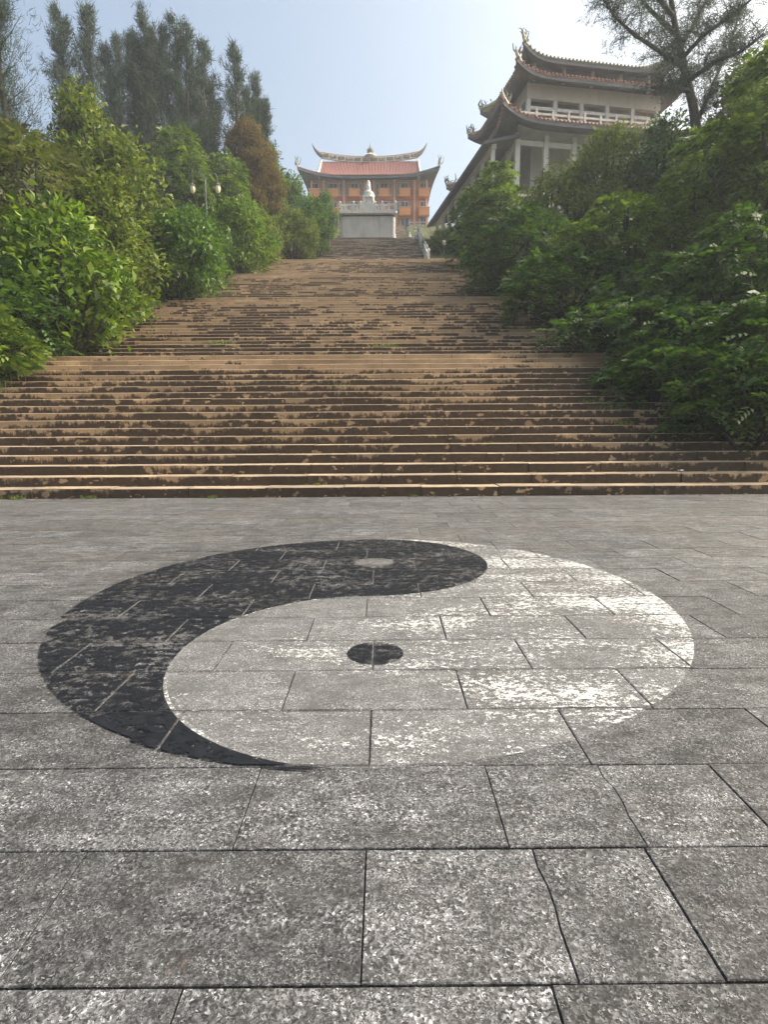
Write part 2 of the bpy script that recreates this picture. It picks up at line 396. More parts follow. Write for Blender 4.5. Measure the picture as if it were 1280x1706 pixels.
def slab_shape(mb, w_, d_, wl, wr, cx=0, cy=0, cz=0, tilt=(0, 0)):
    hx, hy = w_/2-.0017, d_/2-.0036
    def loop(ins, z):
        pts = []
        n = 7 if (wl or wr) else 2
        for j in range(n):
            t = j/(n-1)*2-1; pts.append((hx-ins+wig(t, wr), (hy-ins)*t, z))
        for j in range(n):
            t = 1-j/(n-1)*2; pts.append((-hx+ins+wig(t, wl), (hy-ins)*t, z))
        return [(x+cx, y+cy, z+cz+tilt[0]*x+tilt[1]*y) for x, y, z in pts]
    a, b, c = loop(0, -.09), loop(0, -.003), loop(.0022, 0)
    n = len(a); vs = a+b+c; fs = [tuple(range(2*n, 3*n))]
    for q in (0, n):
        for j in range(n): fs.append((q+j, q+(j+1) % n, q+n+(j+1) % n, q+n+j))
    mb.add(vs, fs)
vis = [s for s in slabs if s[3] > .6 and abs((s[0]+s[1])/2) < .74*(s[2]+.3)+.75]
rest = [s for s in slabs if s not in vis]
vis.sort(key=lambda s: s[2])
rest += vis[300:]; vis = vis[:300]
cache = {}
for (x0, x1, y0, y1, wl, wr) in vis:
    key = (round(x1-x0, 3), round(y1-y0, 3), wl, wr)
    if key not in cache:
        mb = MB(); slab_shape(mb, x1-x0, y1-y0, wl, wr); cache[key] = mb.mesh('paving_slab', GRANITE)
    o = link('paving_slab', cache[key], plaza, ((x0+x1)/2, (y0+y1)/2, rng.uniform(-.003, .0)))
    o.rotation_euler = (rng.uniform(-.003, .003), rng.uniform(-.003, .003), rng.uniform(-.002, .002))
mb = MB()
for (x0, x1, y0, y1, wl, wr) in rest:
    slab_shape(mb, x1-x0, y1-y0, wl, wr, (x0+x1)/2, (y0+y1)/2, rng.uniform(-.003, 0))
mb.build('paving_slab', GRANITE, plaza, kind='stuff')

# ------------------------------------------------------------------ painted yin yang, cut along the joints
YC, YR, YX = 4.16, 2.21, -.10
emblem = empty('painted_yin_yang', (0, 0, 0), label='worn black and white yin yang circle painted across the paving slabs', cat='floor painting')
def arc(cx, cy, r, a0, a1, n): return [(cx+r*math.cos(R(a0+(a1-a0)*i/n)), cy+r*math.sin(R(a0+(a1-a0)*i/n))) for i in range(n+1)]
# black comma: outer left half from far point round to near point, back round near small circle, then far small circle
black = arc(YX, YC, YR, 90, 270, 64)+arc(YX, YC-YR/2, YR/2, 270, 90, 40)[1:]
black = arc(YX, YC, YR, 90, 270, 64)+[(YX-(x-YX), y) if False else (x, y) for x, y in arc(YX, YC-YR/2, YR/2, -90, -270, 40)[1:]]+arc(YX, YC+YR/2, YR/2, -90, 90, 40)[1:-1]
white = arc(YX, YC, YR, 90, -90, 64)+arc(YX, YC-YR/2, YR/2, -90, -270, 40)[1:]+arc(YX, YC+YR/2, YR/2, -90, 90, 40)[1:-1]
fard = arc(YX+.02, YC+YR/2+.0, .19, 0, 360, 28)[:-1]
neard = arc(YX+.05, YC-YR/2+.0, .165, 0, 360, 28)[:-1]
def paint(name, outline, mat, z, hole=None):
    allv = MB()
    mb = bmesh.new()
    ox = [p[0] for p in outline]; oy = [p[1] for p in outline]
    from mathutils.geometry import tessellate_polygon
    src = [Vector((x, y, 0)) for x, y in outline]
    tris = tessellate_polygon([src]+([[Vector((x, y, 0)) for x, y in hole]] if hole else []))
    pts = src+([Vector((x, y, 0)) for x, y in hole] if hole else [])
    vs = [mb.verts.new(p) for p in pts]
    for t in tris:
        try: mb.faces.new([vs[q] for q in t])
        except ValueError: pass
    for (x0, x1, y0, y1, wl, wr) in slabs:
        if x1 < min(ox) or x0 > max(ox) or y1 < min(oy) or y0 > max(oy): continue
        b = mb.copy(); e = .007
        for co, no in (((x0+e, 0, 0), (-1, 0, 0)), ((x1-e, 0, 0), (1, 0, 0)), ((0, y0+e, 0), (0, -1, 0)), ((0, y1-e, 0), (0, 1, 0))):
            bmesh.ops.bisect_plane(b, geom=b.verts[:]+b.edges[:]+b.faces[:], plane_co=co, plane_no=no, clear_outer=True)
        b.verts.index_update()
        allv.add([(v.co.x, v.co.y, z) for v in b.verts],
                 [tuple(v.index for v in (f.verts if f.normal.z >= 0 else reversed(f.verts))) for f in b.faces])
        b.free()
    mb.free()
    return allv.build(name, mat, emblem)
paint('black_half', black, PAINT_B, .0042, fard)
paint('white_half', white, PAINT_W, .0042, neard)
paint('black_dot', neard, PAINT_B, .0042)
# thin crisp white border painted round the white half and along the curve
def ring(cx, cy, r, a0, a1, w_, n):
    return arc(cx, cy, r, a0, a1, n)+arc(cx, cy, r-w_, a1, a0, n)
for args in ((YX, YC, YR+.008, 84, 10, .016, 40), (YX, YC-YR/2, YR/2+.0, -120, -262, .018, 40)):
    paint('white_border', ring(*args), BORDER_W, .0056)

n_ = 24
tail = arc(YX, YC, YR+.018, 244, 267, n_)+[(YX+(YR+.018-.10*(i/n_)**1.2)*math.cos(R(267-23*i/n_)), YC+(YR+.018-.10*(i/n_)**1.2)*math.sin(R(267-23*i/n_))) for i in range(1, n_+1)]
paint('black_tail', tail, PAINT_B, .0056)
# ------------------------------------------------------------------ stairs
rng = random.Random(11)
def stone_block(mb, x0, x1, y, z, depth, jz=0, jy=0):
    """one riser+tread stone: nosing slightly chamfered, front at y"""
    g = .007; c = .012
    a, b = x0+g, x1-g
    pr = [(y+jy, z-.02), (y+jy, z+RISE-c+jz), (y+jy+c, z+RISE+jz), (y+depth, z+RISE+jz-.003), (y+depth, z-.02)]
    vs = [(a, p, q) for p, q in pr]+[(b, p, q) for p, q in pr]
    fs = [(0, 1, 2, 3, 4), (9, 8, 7, 6, 5)]+[(i, 5+i, 5+(i+1) % 5, (i+1) % 5) for i in range(5)]
    mb.add(vs, [f[::-1] for f in fs])
for fi, (fy, fz, n, x0, x1) in enumerate(FL):
    root = empty('stone_stairs', (0, 0, 0), kind='structure'); SM = STAIR if fi < 4 else STAIR_UP
    # solid bed under the steps
    bed = MB()
    for k_ in range(n):
        y = fy+k_*TREAD
        bed.box(x0+.02, x1-.02, y+.03, y+TREAD+.04, fz+k_*RISE-1.2, fz+(k_+1)*RISE-.035)
    bed.build('step_bed', JOINT, root)
    for k_ in range(n):
        y = fy+k_*TREAD; z = fz+k_*RISE; dep = TREAD+.03; ST = STAIR_CLEAN if (k_ > n-4 and fi < 4) else (STAIR_MOULD_SHADE if (k_ < 4 and 0 < fi < 4) else SM)
        if k_ == n-1: dep = .45
        L = 1.49 if fi == 0 else 1.4
        xs_ = []
        xx = -9*L-(0 if k_ % 3 else L/2)+rng.uniform(-.02, .02)
        while xx < x1:
            a = max(xx, x0); xx += L
            b_ = min(xx, x1)
            if b_-a > .15: xs_.append((a, b_))
        mb = MB()
        for a, b_ in xs_:
            jz, jy = rng.uniform(-.008, .004), rng.uniform(-.010, .012)
            if fi == 0:
                m1 = MB(); stone_block(m1, a-(a+b_)/2, b_-(a+b_)/2, 0, 0, dep, jz, jy)
                o = m1.build('step_stone', ST, root, ((a+b_)/2, y, z)); o.rotation_euler = (rng.uniform(-.006, .006), rng.uniform(-.0025, .0025), rng.uniform(-.003, .003))
            else: stone_block(mb, a, b_, y, z, dep, jz, jy)
        if fi: mb.build('step', ST, root)
    # landing behind this flight
    ye = fy+(n-1)*TREAD+.45; zt = fz+n*RISE
    yn = FL[fi+1][0] if fi+1 < len(FL) else TOP_Y+2
    lm = MB(); lx = x0
    while lx < x1-.05:
        lx2 = min(lx+rng.uniform(.9, 1.3), x1)
        yy = ye
        while yy < yn-.02:
            y2 = min(yy+.6, yn+.03)
            lm.box(lx+.004, lx2-.004, yy+.004, y2-.004, zt-.3, zt-rng.uniform(.003, .009), .006); yy = y2
        lx = lx2
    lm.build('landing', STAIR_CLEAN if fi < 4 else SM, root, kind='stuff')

# ------------------------------------------------------------------ foliage generators
def unit(a): return a/np.maximum(np.linalg.norm(a, axis=1, keepdims=True), 1e-9)
def diamonds(P, D, N, L, W, fold=.12):
    """one folded diamond leaf per row"""
    S = unit(np.cross(D, N)); N2 = unit(np.cross(S, D))
    L = L[:, None]; W = W[:, None]
    a = P; b = P+D*L*.45+S*W*.5+N2*L*fold; c = P+D*L-N2*L*.12; d = P+D*L*.45-S*W*.5+N2*L*fold
    V = np.stack([a, b, c, d], 1).reshape(-1, 3)
    F = np.arange(len(P)*4).reshape(-1, 4)
    return V, F
def lobes_of(g, rx, ry, h, base, n):
    """a lumpy crown: list of (centre, radii), filling a bulging profile from near the ground to the top"""
    out = []
    span = h-base; n = int(n*1.6)
    for q in range(n):
        t = (q+g.uniform(0, 1))/n
        prof = (1-abs(1.9*t-.75)**2.4*.72) if t < .93 else .42
        az = q*2.4+g.uniform(-.5, .5)
        lr = g.uniform(.30, .44)
        rr = max(prof-lr*.8, .05)*g.uniform(.75, 1.1)
        lz = min(lr*(rx+ry)*.5*g.uniform(.75, 1.05), span*.32)
        c = np.array([math.cos(az)*rx*rr, math.sin(az)*ry*rr, base+lz*.5+t*(span-1.4*lz)])
        out.append((c, np.array([rx*lr, ry*lr, lz])))
    out.append((np.array([0, 0, base+span*.42]), np.array([rx*.55, ry*.55, span*.40])))
    return out
def clusters_on(g, lobes, n):
    wts = np.array([r[0]*r[1]+r[0]*r[2] for _, r in lobes]); wts /= wts.sum()
    idx = g.choice(len(lobes), n, p=wts)
    cs = np.array([c for c, _ in lobes])[idx]; rs = np.array([r for _, r in lobes])[idx]
    d = unit(g.normal(size=(n, 3))); d[:, 2] = np.where(d[:, 2] < -.3, -d[:, 2]*.6, d[:, 2]); d = unit(d)
    rad = 1-np.abs(g.normal(size=(n, 1)))*.16
    P = cs+d*rs*rad
    keep = np.ones(n, bool)
    for c, r in lobes:
        q = (((P-c)/r)**2).sum(1); keep &= ~((q < .55) & (g.random(n) < .75))
    return P[keep], unit(d/rs*rs.mean())[keep]
FD = 1.25
def shrub_crown(seed, rx, ry, h, base, species, leaf, mat, nl=9, dens=1.0):
    g = np.random.default_rng(seed)
    lobes = lobes_of(g, rx, ry, h, base, nl)
    area = 4*math.pi*((rx*ry+rx*(h-base)/2*2)/3)
    if species == 'frond':
        n = int(min(6500, area*17*(.32/leaf)**2*dens*FD))
        P, N = clusters_on(g, lobes, n)
        n = len(P)
        az = g.normal(size=(n, 3)); D = unit(N*1.0+az*.55+np.array([0, 0, .15]))
        up = unit(np.array([0, 0, 1.0])+N*.45+g.normal(size=(n, 3))*.25)
        S = unit(np.cross(D, up)); U = unit(np.cross(S, D))
        L = leaf*g.uniform(1.2, 2.3, n)
        k = 5
        Ps, Ds, Ns, Ls, Ws = [], [], [], [], []
        for j in range(k):
            t = (j+.6)/k
            base_p = P+D*(L*t)[:, None]-np.array([0, 0, 1.0])*(L*.55*t*t)[:, None]
            for sgn in (-1, 1):
                dd = unit(D*.55+S*sgn+np.array([0, 0, -.25])+g.normal(size=(n, 3))*.12)
                Ps.append(base_p); Ds.append(dd); Ns.append(U)
                Ls.append(L*.42*(1-.5*abs(t-.4))*np.ones(n)); Ws.append(L*.17)
        V, F = diamonds(np.concatenate(Ps), np.concatenate(Ds), np.concatenate(Ns), np.concatenate(Ls), np.concatenate(Ws), .03)
        # reorder so leaflets stay single islands (random tint per leaflet is too busy: share a vertex-free mesh)
        return np_mesh('crown', V, F, mat), lobes
    n = int(min(5200, area*15*(.22/leaf)**2*dens*FD))
    P, N = clusters_on(g, lobes, n)
    m = 9
    n = len(P)
    P = np.repeat(P, m, 0); N = np.repeat(N, m, 0)
    P = P+g.normal(size=P.shape)*leaf*.85
    D = unit(N*.8+g.normal(size=P.shape)*.75+np.array([0, 0, -.15]))
    Nn = unit(np.array([0, 0, 1.0])+N*.6+g.normal(size=P.shape)*.4)
    L = leaf*g.uniform(.55, 1.3, len(P)); W = L*g.uniform(.36, .55, len(P))
    V, F = diamonds(P, D, Nn, L, W)
    return np_mesh('crown', V, F, mat), lobes
def stems(seed, lobes, h, r0):
    g = random.Random(seed); mb = MB()
    for c, r in lobes:
        mid = (c[0]*.35+g.uniform(-.1, .1)*h, c[1]*.35+g.uniform(-.1, .1)*h, c[2]*.5)
        mb.tube([(g.uniform(-.06, .06)*h, g.uniform(-.06, .06)*h, -.3), mid, tuple(c), (c[0]*1.2, c[1]*1.2, c[2]+r[2]*.7)],
                [r0, r0*.7, r0*.4, r0*.12], 5, caps=False)
    return mb
def plant(name, px, d, py, wpx, species, leafm, leaf, label, cat, group=None, base=.04, seed=0, nl=9, dens=1.0, dx=0, flowers=0):
    """a shrub or tree standing on the slope at forward distance d, seen at photo column px, top at row py, wpx wide"""
    x = 0
    zt = height_at(py, d)
    x = x_at(px, d, (zt+gz(0, d))/2)+dx
    z0 = gz(x, d)
    if abs(x) < 11 and d < 46: z0 = gz(0, d)
    h = max(zt-z0, 1.0)
    rx = wpx/2*(d*math.cos(PITCH)-(zt-CAM_H)*math.sin(PITCH))/FPX
    root = empty(name, (x, d, z0-.1), label=label, cat=cat, group=group)
    me, lobes = shrub_crown(seed, rx, rx*.9, h, base*h, species, leaf, LM[leafm], nl, dens)
    link('crown', me, root)
    stems(seed, lobes, h, .035+.012*h).build('trunk', BARK, root)
    if flowers:
        g = np.random.default_rng(seed+5)
        P, N = clusters_on(g, lobes, flowers*3)
        sel = (P[:, 1] < 0); P = P[sel][:flowers]; N = N[sel][:flowers]
        P = np.repeat(P+N*.12, 4, 0)+g.normal(size=(len(P)*4, 3))*.07
        V, F = diamonds(P, unit(g.normal(size=P.shape)), unit(g.normal(size=P.shape)+np.array([0, -1, 1])), np.full(len(P), .075), np.full(len(P), .075), .05)
        link('flowers', np_mesh('flowers', V, F, PETAL), root, kind='stuff')
    return root

def needle_tree(name, px, d, py, wpx, label, leaders=1, seed=0, nb=80, nlen=.42, group=None, cat='tree', bare=.12, nw=.045, tufts=9, lean=0):
    g = np.random.default_rng(seed); rr = random.Random(seed)
    zt = height_at(py, d); x = x_at(px, d, zt-4); z0 = gz(x, d); h = zt-z0
    rx = wpx/2*(d*math.cos(PITCH)-(zt-CAM_H)*math.sin(PITCH))/FPX
    root = empty(name, (x, d, z0-.1), label=label, cat=cat, group=group)
    tr = MB(); Ps, Ds = [], []
    for q in range(leaders):
        ox = (q-(leaders-1)/2)*rx*1.0/max(leaders, 1)+rr.uniform(-.1, .1)*rx if leaders > 1 else 0
        hh = h*(1 if q == leaders//2 else rr.uniform(.82, .95)); rl = rx*(.9 if leaders > 1 else 1.35)
        oy = rr.uniform(-.5, .5)*rl if leaders > 1 else 0
        top = Vector((ox+lean, oy, hh)); bot = Vector((ox*.25, oy*.25, 0))
        tr.tube([bot, bot.lerp(top, .35)+Vector((rr.uniform(-.2, .2), 0, 0)), bot.lerp(top, .7), top], [.02*h, .014*h, .008*h, .01], 6, caps=False)
        for b in range(nb):
            f = bare+(1-bare)*(b+rr.random())/nb
            ln = rl*(1.05-f)**.7*rr.choice((.5, .8, 1.0, 1.3))*rr.uniform(.8, 1.2)+.25
            az = rr.uniform(0, 2*math.pi); el = R(rr.uniform(25, 62))
            p0 = bot.lerp(top, f)
            dr = Vector((math.cos(az)*math.cos(el), math.sin(az)*math.cos(el), math.sin(el)))
            p1 = p0+dr*ln+Vector((0, 0, .25*ln))
            tr.tube([p0, p0.lerp(p1, .5)-Vector((0, 0, .08*ln)), p1], [.02+.012*ln, .015, .006], 4, caps=False)
            for j in range(tufts):
                t = .18+.85*(j+rr.random())/tufts
                c = np.array(p0+(p1-p0)*t)+g.normal(size=3)*.09*ln
                m = 17
                Ps.append(c+g.normal(size=(m, 3))*np.array([.15, .15, .2])); Ds.append(np.array(dr)*.5+g.normal(size=(m, 3))*.45+np.array([0, 0, .3]))
    P = np.concatenate(Ps); D = unit(np.concatenate(Ds)); n = len(P)
    S = unit(np.cross(D, g.normal(size=(n, 3)))); L = nlen*g.uniform(.6, 1.3, (n, 1))
    V = np.stack([P-S*nw*.5, P+S*nw*.5, P+D*L], 1).reshape(-1, 3)
    link('crown', np_mesh('crown', V, np.arange(3*n).reshape(-1, 3), LM['needle']), root)
    tr.build('trunk', BARK, root)
    return root

def blades(seed, pts, hmin, hmax, w_, per, spread, mat):
    g = np.random.default_rng(seed); pts = np.repeat(np.asarray(pts, float), per, 0); n = len(pts)
    P = pts.copy(); P[:, :2] += g.normal(size=(n, 2))*spread
    L = g.uniform(hmin, hmax, (n, 1)); D = unit(g.normal(size=(n, 3))*.42+np.array([0, 0, 1]))
    S = unit(np.cross(D, g.normal(size=(n, 3))))
    bend = g.normal(size=(n, 3))*.25; bend[:, 2] = -.2
    V = np.stack([P-S*w_*.5, P+S*w_*.5, P+D*L*.6+S*w_*.3, P+D*L*.6-S*w_*.3+0, P+D*L+bend*L], 1)
    V = V.reshape(-1, 3); b = np.arange(n)[:, None]*5
    F = np.concatenate([b+np.array([[0, 1, 2]]), b+np.array([[0, 2, 3]]), b+np.array([[3, 2, 4]])], 0)
    return np_mesh('blades', V, F, mat)

# ------------------------------------------------------------------ temple
TY, TX = 95.0, -1.85
def upturn_roof(mb, a, b, ai, bi, ze, zi, up, ext, ns=14, nr=5, th=.22, power=1.0, cy=0, cx=0, cp=4):
    """hipped skirt: eave rectangle (half sizes a,b) at ze rising to inner rectangle (ai,bi) at zi, corners turned up"""
    per = []
    def side(p, q):
        for j in range(ns):
            per.append((p, q, j/ns))
    cor = [(-1, -1), (1, -1), (1, 1), (-1, 1)]
    for c in range(4): side(cor[c], cor[(c+1) % 4])
    def pt(c, s, under):
        (px_, py_), (qx, qy), t = c
        # denser near corners
        t = .5-.5*math.cos(math.pi*t)
        k_ = abs(2*t-1)**cp
        x = px_+(qx-px_)*t; y = py_+(qy-py_)*t
        ex, ey = x*(a+ext*k_), y*(b+ext*k_)
        ix, iy = x*ai, y*bi
        z = ze+(zi-ze)*(s**(1.25))*power+up*k_*(1-s)**2
        return (cx+ex+(ix-ex)*s, cy+ey+(iy-ey)*s, z-(th*(1-.2*s) if under else 0))
    m = len(per); vs = []; fs = []
    for under in (0, 1):
        for r_ in range(nr+1):
            for c in per: vs.append(pt(c, r_/nr, under))
    o = (nr+1)*m
    for r_ in range(nr):
        for j in range(m):
            j2 = (j+1) % m
            fs.append((r_*m+j, r_*m+j2, (r_+1)*m+j2, (r_+1)*m+j))
            fs.append((o+r_*m+j2, o+r_*m+j, o+(r_+1)*m+j, o+(r_+1)*m+j2))
    for j in range(m):
        j2 = (j+1) % m; fs.append((j2, j, o+j, o+j2))
    mb.add(vs, fs)
    return lambda c, s, under=0: pt(c, s, under), per
temple = empty('temple', (TX, TY, TOP_Z), label='orange three storey temple hall with red curved roof on top of the hill', cat='temple')
hb = 40.35-TOP_Z
MB().box(-9.3, 9.3, 0, 14, -1.5, hb).build('wall', ORANGE, temple)
rb = 40.05-TOP_Z
sk = MB(); upturn_roof(sk, 10.1, 9.4, 8.2, 6.2, rb, rb+1.5, .95, .9, ns=18, cy=7, th=.3)
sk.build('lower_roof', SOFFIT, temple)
st_ = MB(); upturn_roof(st_, 10.12, 9.42, 8.2, 6.2, rb+.14, rb+1.62, .95, .9, ns=18, cy=7, th=.10)
st_.build('roof_edge', ROOF_EDGE, temple)
# corner ridges on the turned-up corners
for sx in (-1, 1):
    pts = []
    for t in (1.04, 1, .92, .8, .6, .4, .1, 0):
        ex = 8.2+(11.0-8.2)*t; ey = -(6.2+(10.3-6.2)*t)
        pts.append((sx*ex, 7+ey, rb+.25+1.5*max(0, 1-t)**1.25+1.05*t**5+(.35 if t > 1 else 0)))
    MB().tube(pts, [.04, .1, .14, .16, .16, .16, .16, .16], 6).build('corner_ridge', RIDGE, temple)
    fl_ = MB(); rr = random.Random(3)
    for q in range(7):
        p = Vector(pts[1])+Vector((rr.uniform(-.3, .3), rr.uniform(0, .4), 0)); e = p+Vector((rr.uniform(-.5, .5), 0, rr.uniform(.6, 1.7)))
        fl_.tube([p, p.lerp(e, .5)+Vector((rr.uniform(-.3, .3), 0, 0)), e], [.07, .05, .02], 4)
    fl_.build('corner_ornament', RIDGE_D, temple)
# upper gabled roof: two slopes, concave
def gable_z(t): return (rb+1.45)+(46.2-40.05-1.45)*(.72*t+.28*t*t)
for sgn in (-1, 1):
    mb = MB(); vs = []; fs = []; n = 8
    for j in range(n+1):
        t = j/n; y = 7+sgn*6.25*(1-t)
        for x in (-8.35, 8.35): vs += [(x, y, gable_z(t))]
    for j in range(n+1):
        t = j/n; y = 7+sgn*6.25*(1-t)
        for x in (-8.35, 8.35): vs += [(x, y, gable_z(t)-.25)]
    o = 2*(n+1)
    for j in range(n):
        a = 2*j
        fs += [(a, a+1, a+3, a+2), (o+a+1, o+a, o+a+2, o+a+3), (a, a+2, o+a+2, o+a), (a+3, a+1, o+a+1, o+a+3)]
    fs.append((0, o, o+1, 1))
    mb.add(vs, fs); sl_ = mb.build('roof_slope', ROOF_RED, temple)
    if sgn < 0:
        ribs = MB()
        for q in range(67):
            x = -8.2+q*16.4/66
            pp = [(x, 7-6.25*(1-j/8)-.02, gable_z(j/8)+.02) for j in range(9)]
            ribs.tube(pp, .075, 5, caps=False)
        ribs.build('tile_rib', ROOF_RED, temple, kind='stuff')
        dr = MB()
        for q in range(120):
            x = -9.9+q*19.8/119
            if abs(x) < 10.5: dr.lathe([(.07, 0), (.07, .14)], (x, -2.47, rb+.08+.95*(abs(x)/10.1)**12), 6)
        dr.build('eave_tile', ROOF_EDGE, temple, kind='stuff')
for sx in (-1, 1):
    g_ = MB(); g_.add([(sx*8.1, 1.2, rb+1.3), (sx*8.1, 12.8, rb+1.3), (sx*8.1, 7, 46.0-40.05+rb)], [(0, 1, 2)]); g_.build('gable_wall', BEIGE, temple)
    v_ = MB(); v_.tube([(sx*8.3, 7-6.35*(1-j/8), gable_z(j/8)+.14) for j in range(9)], .2, 6); v_.build('gable_ridge', RIDGE, temple)
# main ridge: curved band with relief panels and swallow tail ends
zr = gable_z(1)
def rz_(x): return zr-.15+.75*(abs(x)/8.3)**2.2
mb = MB(); vs = []; fs = []; n = 40
for j in range(n+1):
    x = -8.3+16.6*j/n
    for y, z in ((-.18, 0), (-.18, .85), (.18, .85), (.18, 0)): vs.append((x, 7+y, rz_(x)+z))
for j in range(n):
    for q in range(4): fs.append((4*j+q, 4*(j+1)+q, 4*(j+1)+(q+1) % 4, 4*j+(q+1) % 4))
mb.add(vs, fs); ridge = mb.build('main_ridge', RIDGE, temple)
cap = MB(); cap.tube([(x, 7, rz_(x)+.9) for x in np.linspace(-8.3, 8.3, 30)], .13, 6); cap.build('ridge_cap', ROOF_EDGE, ridge)
rr = random.Random(8)
for q in range(12):
    x = -7.6+q*15.2/11; wd = .55 if q % 3 else .62
    z = rz_(x)
    MB().box(x-wd, x+wd, 6.78, 6.83, z+.16, z+.66).build('relief_panel', RIDGE_D, ridge)
    f_ = MB()
    for e in range(5):
        xx = x+rr.uniform(-.45, .45); zz = z+rr.uniform(.24, .5); f_.lathe([(.02, 0), (.10, .05), (.07, .14), (.01, .18)], (xx, 6.76, zz), 6)
    f_.build('relief_figure', RIDGE if q % 2 else ROOF_YEL, ridge, kind='stuff')
for sx in (-1, 1):
    pts = [(sx*8.0, 7, rz_(8)+.35), (sx*8.7, 7, rz_(8.3)+.75), (sx*9.2, 7, rz_(8.3)+1.25), (sx*9.6, 7, rz_(8.3)+1.9), (sx*9.75, 7, rz_(8.3)+2.35)]
    MB().tube(pts, [.42, .34, .22, .11, .03], 7).build('swallow_tail', RIDGE_D, temple)
orn = MB(); z = rz_(0)+.9
orn.lathe([(1.1, -.05), (.95, .15), (.55, .32), (.36, .5), (.3, .56)], (0.1, 7, z), 14)
orn.build('finial_base', RIDGE, temple)
orn = MB(); orn.lathe([(.2, .5), (.36, .6), (.50, .8), (.52, 1.0), (.38, 1.25), (.18, 1.38), (.12, 1.5), (.05, 1.8), (.01, 2.3)], (0.1, 7, z), 14)
for q in range(9):
    t = 2*math.pi*q/9; orn.tube([(0.1+.48*math.cos(t), 7, z+.92+.48*math.sin(t)), (0.1+.75*math.cos(t), 7, z+.92+.75*math.sin(t))], [.07, .02], 4)
orn.build('finial', RIDGE_D, temple)
# front: columns, floors, windows, balconies
ORZ = lambda H: H-TOP_Z
bays = [-8.75, -5.7, -2.35, 2.35, 5.7, 8.75]
levels = [(34.8, 35.95), (37.6, 38.72)]
for x in (-9.2, -7.25, -4.05, -.75, .75, 4.05, 7.25, 9.2):
    MB().box(x-.17, x+.17, -.28, .02, -.5, hb-.05).build('column', PINK, temple)
for H0, H1 in levels:
    MB().box(-9.4, 9.4, -.12, .03, ORZ(H0)-.18, ORZ(H0)+.12).build('floor_band', ORANGE, temple)
def window(x, w_, z0, z1):
    f_ = MB().box(x-w_, x+w_, -.06, .03, z0, z1).build('window', WSTONE, temple)
    p_ = MB().box(x-w_+.09, x-.04, -.075, -.05, z0+.09, z1-.09).box(x+.04, x+w_-.09, -.075, -.05, z0+.09, z1-.09)
    p_.build('pane', GLASS, f_)
for li, (H0, H1) in enumerate(levels):
    for x in bays:
        bb = MB().box(x-.85, x+.85, -1.05, -.0, ORZ(H0), ORZ(H1), .04).build('balcony', ORANGE_B, temple)
        MB().box(x-.92, x+.92, -1.12, -.0, ORZ(H1), ORZ(H1)+.09).build('coping', PINK, bb)
        window(x, .62, ORZ(H1)+.12, ORZ(H1)+1.25)
    for x in (-7.2+.55, -4.05-.0+.6, -4.05-.6+.0, 4.05-.6, 4.05+.6, 7.25-.6): pass
for H in (34.75+.55, 37.6+.5):
    for x in (-6.75+.35, -4.72+.15, -3.38, 3.38, 4.72, 6.9, -1.35+.0, 1.35, 0):
        if abs(x) in (6.9,): continue
        window(x, .26, ORZ(H)-.05, ORZ(H)+1.9)
for x in bays: window(x, .7, .1, 1.65)
MB().box(-1.1, 1.1, -.05, .04, .02, 1.7).build('door', DARK, temple)

terr = MB().box(-40, 40, TOP_Y+.6, TOP_Y+45, TOP_Z-3, TOP_Z-.012).build('terrace', CONC, kind='structure')

# ------------------------------------------------------------------ balustrades
def balustrade(pts, label, hgt=1.0, step=2.0, name='stone_balustrade', pw=.11):
    root = empty(name, pts[0], label=label, cat='balustrade'); o = Vector(pts[0])
    for a, b in zip(pts, pts[1:]):
        a = Vector(a)-o; b = Vector(b)-o; n = max(1, round((b-a).length/step))
        for j in range(n):
            p = a.lerp(b, j/n); q = a.lerp(b, (j+1)/n); dz = Vector((0, 0, 1))
            for h0, h1, th, nm in ((.12, .5, .06, 'panel'), (.72, .86, .09, 'rail')):
                d = (q-p); s = Vector((-d.y, d.x, 0)).normalized()*th
                vs = [p-s+dz*h0*hgt, q-s+dz*h0*hgt, q+s+dz*h0*hgt, p+s+dz*h0*hgt]
                vs += [v+dz*(h1-h0)*hgt for v in vs]
                MB().add(vs, [(0, 3, 2, 1), (4, 5, 6, 7), (0, 1, 5, 4), (1, 2, 6, 5), (2, 3, 7, 6), (3, 0, 4, 7)]).build(nm, WSTONE, root)
        for j in range(n+1):
            p = a.lerp(b, j/n); m_ = MB().box(p.x-pw, p.x+pw, p.y-pw, p.y+pw, p.z-.3, p.z+hgt)
            m_.lathe([(pw*.7, 0), (pw*1.1, .08), (pw*.8, .2), (.01, .27)], (p.x, p.y, p.z+hgt), 6)
            m_.build('post', WSTONE, root)
    return root
f4 = FL[4]; f5 = FL[5]; f6 = FL[6]
bx = NX1+.2
balustrade([(bx, f4[0]-.2, f4[1]+.1), (bx, f4[0]+31*TREAD, f4[1]+32*RISE), (bx, f5[0], f5[1]), (bx, f5[0]+9*TREAD, f5[1]+10*RISE), (bx, f6[0], f6[1]), (bx, f6[0]+8, f6[1]+8*RISE/TREAD)],
           'pale stone balustrade running up the right side of the narrow upper stairs', .85, 2.2, pw=.085)
balustrade([(4.6, TOP_Y+1.2, TOP_Z), (11.5, TOP_Y+1.2, TOP_Z)], 'white stone balustrade on the terrace at the foot of the orange temple', 1.25, 1.7)

